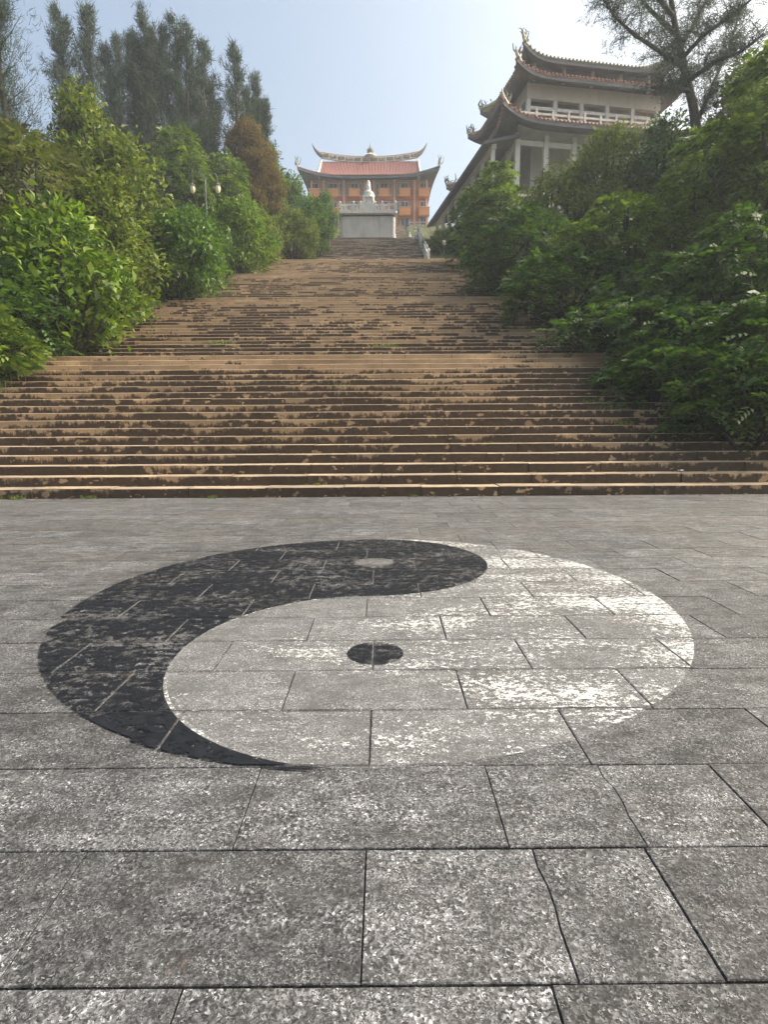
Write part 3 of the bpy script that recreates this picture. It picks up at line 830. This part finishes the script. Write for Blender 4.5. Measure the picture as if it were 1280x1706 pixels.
# ------------------------------------------------------------------ statue pedestal with balcony rail
PX, PYY, PZ0 = -1.42, 64.6, FL[6][1]
ped = empty('statue_platform', (PX, PYY, PZ0), label='rounded grey plaster platform with pale fretted balustrade carrying the white statue', cat='platform')
hw = 3.02
def rounded_rect(hx, y0, y1, r, n=6):
    pts = []
    for cx, cy, a0 in ((hx-r, y0+r, -90), (hx-r, y1-r, 0), (-hx+r, y1-r, 90), (-hx+r, y0+r, 180)):
        for j in range(n+1): pts.append((cx+r*math.cos(R(a0+90*j/n)), cy+r*math.sin(R(a0+90*j/n))))
    return pts
def prism(mb, loop, z0, z1, ins=0):
    n = len(loop); vs = [(x, y, z0) for x, y in loop]+[(x*(1-ins), y*(1-ins)+ins*2, z1) for x, y in loop]
    mb.add(vs, [tuple(range(n))[::-1], tuple(range(n, 2*n))]+[(j, (j+1) % n, n+(j+1) % n, n+j) for j in range(n)])
    return mb
prism(MB(), rounded_rect(hw-.02, .06, 3.9, .35), 0, 2.0).build('wall', PLASTER, ped)
prism(MB(), rounded_rect(hw+.03, 0, 4, .4), -.2, .28).build('plinth', PLASTER, ped)
prism(MB(), rounded_rect(hw-.10, .2, 3.8, .35), 2.0, 2.22).build('neck', SOFFIT, ped)
prism(MB(), rounded_rect(hw+.18, -.35, 4.1, .2), 2.22, 2.42).build('slab', WSTONE, ped)
rail = MB().box(-hw-.05, hw+.05, -.2, -.06, 2.42, 2.62).box(-hw-.05, hw+.05, -.2, -.06, 3.02, 3.2).build('rail', WSTONE, ped)
for j in range(11):
    x = -hw+.1+j*(2*hw-.2)/10
    MB().box(x-.10, x+.10, -.19, -.07, 2.62, 3.02).build('baluster', WSTONE, rail)
MB().box(-.72, .72, -.24, -.05, 2.43, 3.18).build('centre_panel', WSTONE, ped)
for x in (-hw, -1.55, -.78, .78, 1.55, hw):
    m_ = MB().box(x-.12, x+.12, -.28, -.04, 2.42, 3.3); m_.lathe([(.07, 0), (.12, .07), (.08, .17), (.01, .22)], (x, -.16, 3.3), 6); m_.build('post', WSTONE, ped)
for sx in (-1, 1): MB().box(sx*(hw-.06)-.07, sx*(hw-.06)+.07, -.05, 3.9, 2.42, 3.15).build('side_rail', WSTONE, ped)

# statue: robed standing figure with tall veil, on a lotus base
stt = empty('statue', (PX+.05, PYY+1.0, PZ0+2.42), label='white stone statue of a robed veiled figure standing above the plaster platform', cat='statue')
MB().lathe([(.75, 0), (.78, .12), (.62, .2), (.72, .34), (.80, .5), (.66, .58)], (0, 0, 0), 16).build('lotus_base', STATUE, stt)
body = MB()
body.lathe([(.56, .5), (.60, .62), (.52, .85), (.46, 1.15), (.45, 1.45), (.47, 1.72), (.48, 1.90), (.40, 2.03), (.16, 2.14), (.13, 2.26), (.17, 2.36), (.19, 2.47), (.165, 2.6), (.08, 2.68)], (0, 0, 0), 18, 1.08, .72)
for sx in (-1, 1):      # arms meeting at the chest, hanging sleeves
    body.tube([(sx*.40, .02, 1.95), (sx*.56, -.08, 1.62), (sx*.40, -.30, 1.46), (sx*.08, -.40, 1.56)], [.15, .17, .15, .08], 8)
    body.tube([(sx*.46, -.2, 1.5), (sx*.48, -.22, 1.1), (sx*.50, -.18, .78)], [.17, .2, .12], 7)
for q in range(7):      # robe folds
    t = R(200+q*23); body.tube([(.50*math.cos(t), .36*math.sin(t), 1.5), (.53*math.cos(t), .40*math.sin(t), 1.0), (.62*math.cos(t), .46*math.sin(t), .56)], [.03, .05, .06], 5)
body.build('body', STATUE, stt)
veil = MB(); veil.lathe([(.34, 1.98), (.275, 2.12), (.26, 2.35), (.265, 2.58), (.21, 2.84), (.12, 2.98), (.02, 3.03)], (0, .09, 0), 14, 1, .85)
veil.build('veil', STATUE, stt)
fc = MB(); fc.lathe([(.01, 2.27), (.10, 2.31), (.135, 2.42), (.13, 2.54), (.05, 2.64)], (0, -.10, 0), 12, 1, .9)
fc.tube([(0, -.215, 2.5), (0, -.25, 2.42), (0, -.215, 2.41)], [.015, .026, .015], 5); fc.build('face', STATUE, stt)

stt.scale = (1.0, 1.0, 1.22)
# ------------------------------------------------------------------ pavilion on the right
PA = R(-9.5)
px0, py0 = 11.3, 50.0
pav = empty('pavilion', (px0, py0, 0), rz=R(9.5), label='tall grey pavilion with double upturned eaves and white balcony behind the right trees', cat='pavilion')
UW, VD = 15.6, 12.0
G0 = 20.6
def pcol(x, y, z0, z1, r=.2, mat=CONC, name='column'): return MB().box(x-r, x+r, y-r, y+r, z0, z1).build(name, mat, pav)
MB().box(-2.2, UW+.5, -.4, VD+1, 13, G0).build('podium', CONC, pav)
# ground gallery
MB().box(2.4, UW-.4, 2.4, VD, G0, 25.6).build('inner_wall', BEIGE, pav)
for x in np.linspace(.2, UW-.2, 7): pcol(x, .2, G0, 25.5)
for y in np.linspace(2.2, VD, 5): pcol(.2, y, G0, 25.5)
MB().box(0.0, UW, .08, .32, 24.6, 25.0).box(.08, .32, .33, VD, 24.6, 25.0).build('beam', CONC, pav)
# side veranda with sloping-looking rail, left side
for y in np.linspace(.3, VD+6, 8):
    pcol(-1.9, y, G0, 24.4, .16)
MB().box(-1.98, -1.82, .3, VD+6, G0+.95, G0+1.15).box(-1.96, -1.84, .3, VD+6, G0+.35, G0+.55).build('veranda_rail', WSTONE, pav)
MB().box(-2.1, -1.7, 0, VD+6.3, 24.15, 24.5).build('beam', CONC, pav)
MB().box(-2.0, 2.4, 8, VD+6.2, 13, G0-.01).build('podium', CONC, pav)
vr = MB(); vr.add([(-2.9, -.4, 24.45), (-2.9, VD+7, 24.45), (.3, VD+7, 25.3), (.3, -.4, 25.3), (-2.9, -.4, 24.22), (-2.9, VD+7, 24.22), (.3, VD+7, 25.05), (.3, -.4, 25.05)],
                 [(0, 3, 2, 1), (4, 5, 6, 7), (0, 1, 5, 4), (1, 2, 6, 5), (2, 3, 7, 6), (3, 0, 4, 7)]); vr.build('veranda_roof', SOFFIT, pav)
def eave(cx, cy, a, b, ai, bi, ze, zi, up, ext, edge, nm='lower_eave'):
    m_ = MB(); fn, per = upturn_roof(m_, a, b, ai, bi, ze, zi, up, ext, ns=26, cx=cx, cy=cy, th=.28, cp=8)
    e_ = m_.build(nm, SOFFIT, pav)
    m2 = MB(); fn2, per2 = upturn_roof(m2, a+.02, b+.02, ai, bi, ze+.12, zi+.12, up, ext, ns=26, cx=cx, cy=cy, th=.11, cp=8)
    m2.build('eave_edge', edge, e_)
    t_ = MB()
    n = 0
    for side in range(4):
        c0, c1 = [(-1, -1), (1, -1), (1, 1), (-1, 1)][side], [(1, -1), (1, 1), (-1, 1), (-1, -1)][side]
        L = 2*(a if side % 2 == 0 else b); nn = int(L/.34)
        for j in range(nn):
            tt = (j+.5)/nn; th = math.acos(1-2*tt)/math.pi
            p = fn2((c0, c1, th), 0.0); t_.lathe([(.09, -.06), (.09, .09)], p, 6)
    t_.build('eave_tile', edge, e_, kind='stuff')
    # hip ridges and curled ornaments
    for ci, c in enumerate([(-1, -1), (1, -1), (1, 1), (-1, 1)]):
        pts = [Vector(fn2((c, c, 0), s))+Vector((0, 0, .14)) for s in (0, .08, .2, .4, .7, 1)]
        d = (pts[0]-pts[1]); tip = pts[0]+Vector((d.x*.4, d.y*.4, abs(d.z)+.35))
        MB().tube([tip]+pts, [.03, .13, .15, .15, .15, .15, .15], 6).build('hip_ridge', RIDGE, e_)
        o_ = MB(); rr = random.Random(ci*7+int(a*10))
        for q in range(9):
            s0 = pts[0].lerp(pts[2], rr.random()*.9); top = s0+Vector((rr.uniform(-.3, .3), rr.uniform(-.3, .3), rr.uniform(.3, .85)))
            mid = s0.lerp(top, .55)+Vector((rr.uniform(-.25, .25), rr.uniform(-.25, .25), 0))
            o_.tube([s0, mid, top, top+Vector((rr.uniform(-.25, .25), rr.uniform(-.2, .2), .05))], [.07, .06, .04, .015], 4)
        o_.build('corner_ornament', RIDGE_D, e_)
    return e_
mx, my = UW/2, VD/2
eave(mx, my, mx+1.5, my+1.5, mx-2.2, my-2.2, 25.75, 27.0, 1.0, .5, ROOF_EDGE)
# upper storey: deck, rail, posts, beams, wall
MB().box(.3, UW-.3, .3, VD-.3, 26.2, 26.42).build('deck', CONC, pav)
def rail_run(p, q, z):
    p = Vector((*p, z)); q = Vector((*q, z)); n = max(1, round((q-p).length/1.5)); d = (q-p).normalized(); s = Vector((-d.y, d.x, 0))*.06
    for h0, h1 in ((.15, .6), (.82, .98)):
        vs = [p-s, q-s, q+s, p+s]; vs = [v+Vector((0, 0, h0)) for v in vs]+[v+Vector((0, 0, h1)) for v in vs]
        MB().add(vs, [(0, 3, 2, 1), (4, 5, 6, 7), (0, 1, 5, 4), (1, 2, 6, 5), (2, 3, 7, 6), (3, 0, 4, 7)]).build('balcony_rail', WSTONE, pav)
    for j in range(n+1):
        c = p.lerp(q, j/n); m_ = MB().box(c.x-.09, c.x+.09, c.y-.09, c.y+.09, z, z+1.12); m_.lathe([(.06, 0), (.1, .06), (.07, .14), (.01, .2)], (c.x, c.y, z+1.12), 6); m_.build('rail_post', WSTONE, pav)
rail_run((.5, .5), (UW-.5, .5), 26.42); rail_run((.5, .5), (.5, VD-.5), 26.42)
MB().box(4.0, UW-1.5, 3.6, VD-1.5, 26.42, 30.3).build('upper_wall', BEIGE, pav)
MB().box(4.6, UW-3, 3.5, 3.62, 26.6, 28.6).build('opening', DARK, pav)
for x in np.linspace(1.7, UW-1.7, 6): pcol(x, 1.7, 26.42, 29.2, .17)
for y in np.linspace(3.6, VD-1.7, 4): pcol(1.7, y, 26.42, 29.2, .17)
MB().box(1.5, UW-1.5, 1.6, 1.8, 28.25, 28.5).box(1.6, 1.8, 1.81, VD-1.5, 28.25, 28.5).build('beam', WSTONE, pav)
MB().box(1.5, UW-1.5, 1.5, 1.9, 29.0, 30.2).box(1.5, 1.9, 1.91, VD-1.5, 29.0, 30.2).build('lintel_wall', BEIGE, pav)
eave(mx, my, mx-.2, my-.2, mx-2.4, my-2.4, 30.1, 31.2, .9, .45, ROOF_EDGE)
MB().box(2.3, UW-2.3, 2.3, VD-2.3, 30.6, 32.0).build('clerestory', SOFFIT, pav)
for x in np.linspace(2.4, UW-2.4, 5): pcol(x, 2.2, 30.75, 32.1, .14, BEIGE, 'short_column')
eave(mx, my, mx-1.15, my-1.15, .9*mx-3.4, .5, 31.95, 33.9, .95, .45, ROOF_YEL, 'top_roof')

# ------------------------------------------------------------------ lamps
def lamp(px, py, d, label):
    H = height_at(py, d); x = x_at(px, d, H); z0 = gz(x, d); h = H-z0+.9
    r_ = empty('street_lamp', (x, d, z0), label=label, cat='street lamp')
    MB().tube([(0, 0, -.2), (0, 0, h*.5), (0, 0, h)], [.09, .07, .05], 8).build('pole', METAL, r_)
    MB().lathe([(.14, 0), (.14, .25), (.09, .4)], (0, 0, 0), 10).build('base', METAL, r_)
    for sx in (-1, 1):
        pts = [(0, 0, h-.25), (sx*.12, 0, h+.1), (sx*.42, 0, h+.28), (sx*.72, 0, h+.18), (sx*.84, 0, h-.12), (sx*.84, 0, h-.42)]
        MB().tube(pts, .03, 6).build('arm', METAL, r_)
        hd = MB().lathe([(.02, .12), (.20, -.02), (.20, -.06)], (sx*.84, 0, h-.5), 6).build('lantern_cap', METAL, r_)
        MB().lathe([(.08, -.5), (.14, -.42), (.17, -.28), (.15, -.06)], (sx*.84, 0, h-.5), 6, smooth=False).build('lantern', LGLASS, r_)
    return r_
lamp(346, 318, 39.5, 'twin armed street lamp with two cream lanterns above the left shrubs')
def globe(px, py, d, label):
    H = height_at(py, d); x = x_at(px, d, H); z0 = gz(x, d); h = max(H-z0, .6)
    r_ = empty('garden_lamp', (x, d, z0), label=label, cat='garden lamp')
    MB().tube([(0, 0, -.2), (0, 0, h-.15)], [.06, .05], 7).build('pole', METAL, r_)
    MB().lathe([(.05, -.2), (.17, -.1), (.2, .05), (.14, .2), (.03, .26)], (0, 0, h), 8).build('globe', LGLASS, r_)
globe(743, 406, 50.5, 'small cream garden lamp in the weeds right of the upper balustrade')
globe(466, 411, 46.8, 'small cream garden lamp among the shrubs left of the upper stairs')

# ------------------------------------------------------------------ plants, left bank
gl = 'shrubs and trees on the left bank'; gr = 'shrubs and trees on the right bank'; gp = 'casuarina trees on the left ridge'
PL = [
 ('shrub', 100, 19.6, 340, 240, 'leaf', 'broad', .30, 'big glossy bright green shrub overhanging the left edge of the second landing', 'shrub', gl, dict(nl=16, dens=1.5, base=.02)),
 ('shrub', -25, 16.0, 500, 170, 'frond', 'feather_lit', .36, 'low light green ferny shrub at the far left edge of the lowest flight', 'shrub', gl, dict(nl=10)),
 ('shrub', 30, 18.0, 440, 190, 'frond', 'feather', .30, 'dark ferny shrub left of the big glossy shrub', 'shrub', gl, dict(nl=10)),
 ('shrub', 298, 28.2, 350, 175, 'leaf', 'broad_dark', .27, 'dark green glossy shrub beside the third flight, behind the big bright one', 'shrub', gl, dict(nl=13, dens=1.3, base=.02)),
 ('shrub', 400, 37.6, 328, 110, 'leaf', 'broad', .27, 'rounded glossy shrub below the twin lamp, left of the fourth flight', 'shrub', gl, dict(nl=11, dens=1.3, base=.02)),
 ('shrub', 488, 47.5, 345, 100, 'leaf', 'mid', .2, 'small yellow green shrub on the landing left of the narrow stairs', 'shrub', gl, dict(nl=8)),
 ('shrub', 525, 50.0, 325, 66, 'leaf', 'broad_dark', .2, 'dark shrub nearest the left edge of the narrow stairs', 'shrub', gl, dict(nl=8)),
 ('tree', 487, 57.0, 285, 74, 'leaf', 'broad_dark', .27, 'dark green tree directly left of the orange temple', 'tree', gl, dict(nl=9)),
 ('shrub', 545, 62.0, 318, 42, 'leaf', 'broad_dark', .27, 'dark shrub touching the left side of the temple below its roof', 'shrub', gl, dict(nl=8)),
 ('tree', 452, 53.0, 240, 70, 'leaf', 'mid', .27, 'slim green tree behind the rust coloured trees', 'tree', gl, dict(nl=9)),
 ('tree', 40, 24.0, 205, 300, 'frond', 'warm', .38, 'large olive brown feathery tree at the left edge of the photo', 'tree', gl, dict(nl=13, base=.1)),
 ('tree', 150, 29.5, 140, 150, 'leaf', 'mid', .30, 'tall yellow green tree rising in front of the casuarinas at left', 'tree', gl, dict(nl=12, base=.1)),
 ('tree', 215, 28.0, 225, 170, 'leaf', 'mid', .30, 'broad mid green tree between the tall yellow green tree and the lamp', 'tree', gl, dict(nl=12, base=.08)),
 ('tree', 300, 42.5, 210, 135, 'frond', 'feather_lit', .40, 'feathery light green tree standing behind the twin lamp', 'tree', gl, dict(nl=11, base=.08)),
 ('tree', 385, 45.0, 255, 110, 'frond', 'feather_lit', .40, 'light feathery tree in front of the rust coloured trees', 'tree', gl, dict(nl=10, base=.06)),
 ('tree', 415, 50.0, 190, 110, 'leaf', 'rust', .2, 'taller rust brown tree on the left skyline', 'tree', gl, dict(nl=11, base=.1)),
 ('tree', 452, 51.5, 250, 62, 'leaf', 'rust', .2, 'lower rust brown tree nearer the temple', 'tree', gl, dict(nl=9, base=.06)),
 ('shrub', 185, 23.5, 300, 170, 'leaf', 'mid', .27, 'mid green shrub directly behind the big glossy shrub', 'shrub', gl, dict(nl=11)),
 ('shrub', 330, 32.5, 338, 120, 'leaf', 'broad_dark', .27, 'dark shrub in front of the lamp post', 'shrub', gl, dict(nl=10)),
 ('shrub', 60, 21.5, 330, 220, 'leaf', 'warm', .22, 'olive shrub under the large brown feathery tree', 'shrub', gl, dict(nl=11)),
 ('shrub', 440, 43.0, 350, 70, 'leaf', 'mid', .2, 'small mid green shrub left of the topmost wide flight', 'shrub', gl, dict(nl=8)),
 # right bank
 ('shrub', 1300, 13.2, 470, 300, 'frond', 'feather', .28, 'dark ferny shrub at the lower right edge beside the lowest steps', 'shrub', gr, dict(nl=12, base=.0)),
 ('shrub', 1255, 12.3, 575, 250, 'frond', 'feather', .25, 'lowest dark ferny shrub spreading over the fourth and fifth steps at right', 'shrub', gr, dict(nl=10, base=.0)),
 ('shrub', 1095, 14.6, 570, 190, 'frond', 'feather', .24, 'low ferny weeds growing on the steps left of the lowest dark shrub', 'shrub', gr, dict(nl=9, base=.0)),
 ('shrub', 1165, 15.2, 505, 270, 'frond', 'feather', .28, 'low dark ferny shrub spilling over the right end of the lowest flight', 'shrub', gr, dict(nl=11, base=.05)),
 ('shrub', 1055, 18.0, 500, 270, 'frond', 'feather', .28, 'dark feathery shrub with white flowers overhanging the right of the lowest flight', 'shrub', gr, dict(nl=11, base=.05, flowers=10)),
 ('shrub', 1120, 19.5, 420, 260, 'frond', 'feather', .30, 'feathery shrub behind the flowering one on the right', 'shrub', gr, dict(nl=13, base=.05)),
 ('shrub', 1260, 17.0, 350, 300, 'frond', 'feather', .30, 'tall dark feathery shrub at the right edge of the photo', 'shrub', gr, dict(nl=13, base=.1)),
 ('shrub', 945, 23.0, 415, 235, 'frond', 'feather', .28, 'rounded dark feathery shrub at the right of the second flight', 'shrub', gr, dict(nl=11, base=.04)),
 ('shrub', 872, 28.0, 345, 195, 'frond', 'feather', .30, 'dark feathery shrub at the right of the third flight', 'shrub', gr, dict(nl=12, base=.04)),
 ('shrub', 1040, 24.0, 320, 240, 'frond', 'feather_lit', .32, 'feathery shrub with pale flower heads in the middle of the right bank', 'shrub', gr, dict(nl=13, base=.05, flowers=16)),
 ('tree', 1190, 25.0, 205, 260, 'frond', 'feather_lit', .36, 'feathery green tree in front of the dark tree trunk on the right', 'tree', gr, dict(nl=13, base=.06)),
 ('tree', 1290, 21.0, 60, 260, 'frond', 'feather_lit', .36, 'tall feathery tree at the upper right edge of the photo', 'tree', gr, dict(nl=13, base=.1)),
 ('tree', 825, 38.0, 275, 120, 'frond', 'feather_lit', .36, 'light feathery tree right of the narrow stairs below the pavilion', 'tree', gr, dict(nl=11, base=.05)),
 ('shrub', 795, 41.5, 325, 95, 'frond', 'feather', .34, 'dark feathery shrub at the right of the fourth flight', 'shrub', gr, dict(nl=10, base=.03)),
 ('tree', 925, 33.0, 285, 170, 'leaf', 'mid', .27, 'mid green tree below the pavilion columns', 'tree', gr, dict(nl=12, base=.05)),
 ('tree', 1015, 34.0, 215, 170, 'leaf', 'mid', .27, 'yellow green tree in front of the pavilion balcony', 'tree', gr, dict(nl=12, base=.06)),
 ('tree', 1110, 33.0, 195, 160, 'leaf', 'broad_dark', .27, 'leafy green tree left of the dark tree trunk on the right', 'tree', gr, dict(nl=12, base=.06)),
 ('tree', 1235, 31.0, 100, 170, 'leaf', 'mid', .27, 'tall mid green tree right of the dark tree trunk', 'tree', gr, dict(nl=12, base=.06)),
 ('shrub', 741, 52.0, 382, 62, 'leaf', 'mid', .18, 'low green weeds beside the upper stone balustrade', 'shrub', gr, dict(nl=8)),
 ('shrub', 835, 31.0, 400, 90, 'frond', 'feather', .2, 'low dark feathery shrub at the right end of the third landing', 'shrub', gr, dict(nl=8)),
]
for i, (nm, px, d, py, wpx, sp, lm_, leaf, lab, cat, grp, kw) in enumerate(PL):
    plant(nm, px, d, py, wpx, sp, lm_, leaf, lab, cat, grp, seed=100+i, **kw)

NP = [
 (112, 46, 22, 66, 1, 'leftmost slim casuarina spire on the left ridge'),
 (157, 47, 20, 84, 1, 'second slim casuarina spire from the left on the ridge'),
 (240, 48, 18, 150, 4, 'broad bushy casuarina with several tops on the left ridge'),
 (305, 49, 42, 110, 3, 'casuarina right of the broad bushy one on the ridge'),
 (348, 50, 80, 95, 3, 'loose casuarina with two tops left of the tall spire'),
 (398, 51, 82, 60, 1, 'tall thin casuarina spire above the rust coloured trees'),
 (426, 53, 125, 54, 2, 'small casuarina spire right of the tall thin one'),
 (446, 54, 170, 36, 1, 'last and lowest casuarina spire towards the temple'),
 (200, 52, 70, 80, 2, 'casuarina behind the gap between the slim spires and the broad one'),
]
for i, (px, d, py, wpx, nl_, lab) in enumerate(NP):
    needle_tree('casuarina_tree', px, d, py, wpx, lab, nl_, seed=300+i, nb=62 if nl_ == 1 else 52, group=gp)
needle_tree('casuarina_tree', 5, 26, -60, 130, 'drooping casuarina crown in the upper left corner of the photo', 1, seed=330, nb=110, nlen=.34, nw=.02, bare=.3, tufts=8)

# tall tree with a leaning dark trunk on the right
def tall_tree():
    d = 31.0
    def P(px, py, dd=0):
        H = height_at(py, d+dd); return Vector((x_at(px, d+dd, H), d+dd, H))
    base = P(1172, 300); base.z = gz(base.x, d)
    root = empty('leaning_tree', base, label='tall dark leaning trunk with thin feathery branches in front of the pavilion', cat='tree')
    q = lambda *a: P(*a)-base
    tr = MB(); g = np.random.default_rng(77); rr = random.Random(77)
    tr.tube([Vector((.3, 0, -.3)), q(1168, 240), q(1160, 180), q(1143, 105), q(1130, 40), q(1120, -30), q(1108, -120), q(1098, -190)], [.33, .26, .22, .18, .14, .11, .07, .03], 9)
    mains = [[(1146, 118), (1110, 92, -1), (1062, 60, -1.5), (1030, 30, -2), (1008, -5, -2.5)],
             [(1165, 210), (1185, 165, .5), (1200, 130, 1), (1222, 80, 1.5), (1240, 20, 2)],
             [(1138, 85), (1165, 40, 1), (1185, 0, 1.5), (1215, -50, 2)],
             [(1128, 30), (1095, -10, -1), (1060, -60, -1.5)],
             [(1150, 140), (1195, 108, -1.5), (1240, 90, -2), (1280, 60, -2.5)],
             [(1133, 60), (1090, 20, 1.2), (1050, -30, 2)],
             [(1120, -30), (1150, -80, .5), (1190, -120, 1)],
             [(1112, -90), (1070, -130, 0), (1030, -150, 0)],
             [(1155, 155), (1125, 150, -1), (1090, 148, -1.6)],
             [(1142, 100), (1180, 60, -1), (1225, 30, -1.6), (1262, 0, -2)]]
    Ps, Ds = [], []
    for m in mains:
        pts = [q(*p) for p in m]; n = len(pts)
        tr.tube(pts, [.11*(1-j/n)+.02 for j in range(n)], 6, caps=False)
        for s in range(n-1):
            for b in range(15):
                t = rr.random(); p0 = pts[s].lerp(pts[s+1], t)
                dr = Vector((rr.uniform(-1, 1), rr.uniform(-1, 1), rr.uniform(-.25, .9))).normalized(); ln = rr.uniform(.5, 1.5)
                p1 = p0+dr*ln; tr.tube([p0, p0.lerp(p1, .5)+Vector((0, 0, .1)), p1], [.025, .016, .006], 4, caps=False)
                for j in range(8):
                    c = np.array(p0.lerp(p1, .2+.8*j/7))+g.normal(size=3)*.16; k_ = 9
                    Ps.append(c+g.normal(size=(k_, 3))*.10); Ds.append(np.array(dr)*.4+g.normal(size=(k_, 3))*.5+np.array([0, 0, -.35]))
    Pn = np.concatenate(Ps); D = unit(np.concatenate(Ds)); n = len(Pn)
    S = unit(np.cross(D, g.normal(size=(n, 3)))); L = .34*g.uniform(.5, 1.4, (n, 1)); w_ = .024
    V = np.stack([Pn-S*w_*.5, Pn+S*w_*.5, Pn+D*L], 1).reshape(-1, 3)
    link('crown', np_mesh('crown', V, np.arange(3*n).reshape(-1, 3), LM['needle']), root)
    tr.build('trunk', BARK, root)
tall_tree()

# ------------------------------------------------------------------ ground cover on the banks, tufts on the steps
g = np.random.default_rng(5)
pts = []
for sx, x0_, x1_ in ((-1, 10.6, 17), (1, 9.9, 17)):
    n = 2600
    yy = 11+g.random(n)**1.2*36; xx = sx*(x0_+(x1_-x0_)*g.random(n)**1.8)
    zz = np.array([gz(a, b) if abs(a) > 11.1 else gz(0, b)-.02 for a, b in zip(xx, yy)])
    pts.append(np.stack([xx, yy, zz], 1))
n = 900; yy = 46+g.random(n)*48; xx = np.where(g.random(n) < .5, NX0-.3-6*g.random(n), NX1+.4+6*g.random(n))
pts.append(np.stack([xx, yy, ground(xx, yy)], 1))
link('ground_cover', blades(5, np.concatenate(pts), .15, .6, .035, 7, .16, LM['grass']), kind='stuff', label='green grass and weeds growing on the banks beside the stairs', cat='grass')
def step_point(px, py):
    """where a photo pixel meets the stair treads"""
    best = None
    for fy, fz, n, x0, x1 in FL[:4]:
        for k_ in range(n):
            y = fy+k_*TREAD; z = fz+k_*RISE+.0
            e = abs(height_at(py, y)-z)/y
            if best is None or e < best[0]: best = (e, y-.04, z)
    e, y, z = best
    return (x_at(px, y, z), y, z)
tufts = [(30, 830, .13, 'wide mossy weed at the left end of the lowest step'), (690, 828, .06, 'tiny weed at the foot of the lowest step right of centre'), (905, 655, .10, 'small weed high on the right of the lowest flight'), (820, 742, .07, 'tiny weed on a low step right of the middle'), (250, 690, .08, 'tiny weed on the left of the lowest flight'),
         (642, 581, .30, 'grass tuft at the middle of the second landing'), (368, 578, .28, 'wide low grass tuft on the second landing, left of centre'),
         (474, 488, .26, 'grass tuft on the third landing'), (992, 673, .16, 'small green tuft on the right of the lowest flight, topmost of three'),
         (1028, 690, .26, 'largest leafy tuft at the right of the lowest flight'), (1042, 716, .18, 'pale green tuft below the largest one at right'),
         (352, 829, .08, 'tiny weed at the foot of the lowest step, left of centre'), (150, 830, .09, 'tiny weed at the foot of the lowest step at far left'),
         (528, 803, .08, 'tiny weed on the second step left of the middle'), (566, 648, .12, 'small weed on the lowest flight near the middle')]
for i, (px, py, hh, lab) in enumerate(tufts):
    x, y, z = step_point(px, py)
    g_ = np.random.default_rng(i)
    c = np.zeros((14, 3)); c[:, 0] = g_.normal(size=14)*hh*.9; c[:, 1] = g_.normal(size=14)*.05
    link('grass_tuft', blades(40+i, c, hh*.5, hh*1.15, hh*.09, 9, hh*.22, LM['grass']), None, (x, y, z), label=lab, cat='weed', group='weeds in the joints of the steps')

# ------------------------------------------------------------------ haze
hz = NT('haze_air'); hz.t.nodes.remove(hz.p)
vol = hz.n('VolumePrincipled'); vol.inputs['Density'].default_value = .0011; vol.inputs['Color'].default_value = (.86, .92, 1, 1); vol.inputs['Anisotropy'].default_value = .2
hz.l(vol.outputs[0], hz.out.inputs['Volume'])
MB().box(-910, 910, -910, 1510, -260, 62).build('haze', hz.m, kind='stuff')

# ------------------------------------------------------------------ fallen leaves, scraps of paper
g = np.random.default_rng(21)
n = 520; P = []
for q in range(n):
    fy, fz, m, x0, x1 = FL[g.integers(0, 3)]; k_ = g.integers(0, m)
    sx = -1 if g.random() < .5 else 1
    P.append((sx*(10.9-abs(g.normal())*2.6), fy+k_*TREAD+g.uniform(.1, .4), fz+(k_+1)*RISE+.004))
for q in range(60): P.append((g.uniform(-8, 8), 10.46-abs(g.normal())*.12, .012))
P = np.array(P); m = len(P)
D = unit(np.stack([g.normal(size=m), g.normal(size=m), g.uniform(0, .35, m)], 1))
V, F = diamonds(P, D, unit(np.stack([g.normal(size=m)*.3, g.normal(size=m)*.3, np.ones(m)], 1)), g.uniform(.05, .11, m), g.uniform(.025, .05, m), .2)
link('leaf_litter', np_mesh('leaf_litter', V, F, leaf_mat('dry_leaf', [(.06, .035, .018), (.14, .08, .035), (.22, .14, .06)], .1, .8)), kind='stuff', label='dry brown fallen leaves scattered over the sides of the steps', cat='fallen leaves')
for px, py, lab in ((252, 627, 'white paper scrap high on the left of the lowest flight'), (172, 716, 'white paper scrap lower down at the left of the lowest flight'), (1136, 786, 'pale crumpled scrap on the second step at far right')):
    x, y, z = step_point(px, py)
    b = bmesh.new(); bmesh.ops.create_grid(b, x_segments=4, y_segments=3, size=.06); rr = random.Random(px)
    for v in b.verts: v.co.z = .012+rr.uniform(0, .025); v.co.x += rr.uniform(-.01, .01)
    me = bpy.data.meshes.new('paper_scrap'); b.to_mesh(me); b.free(); me.materials.append(PETAL)
    link('paper_scrap', me, None, (x, y+.04, z+RISE*0+.0), label=lab, cat='litter')
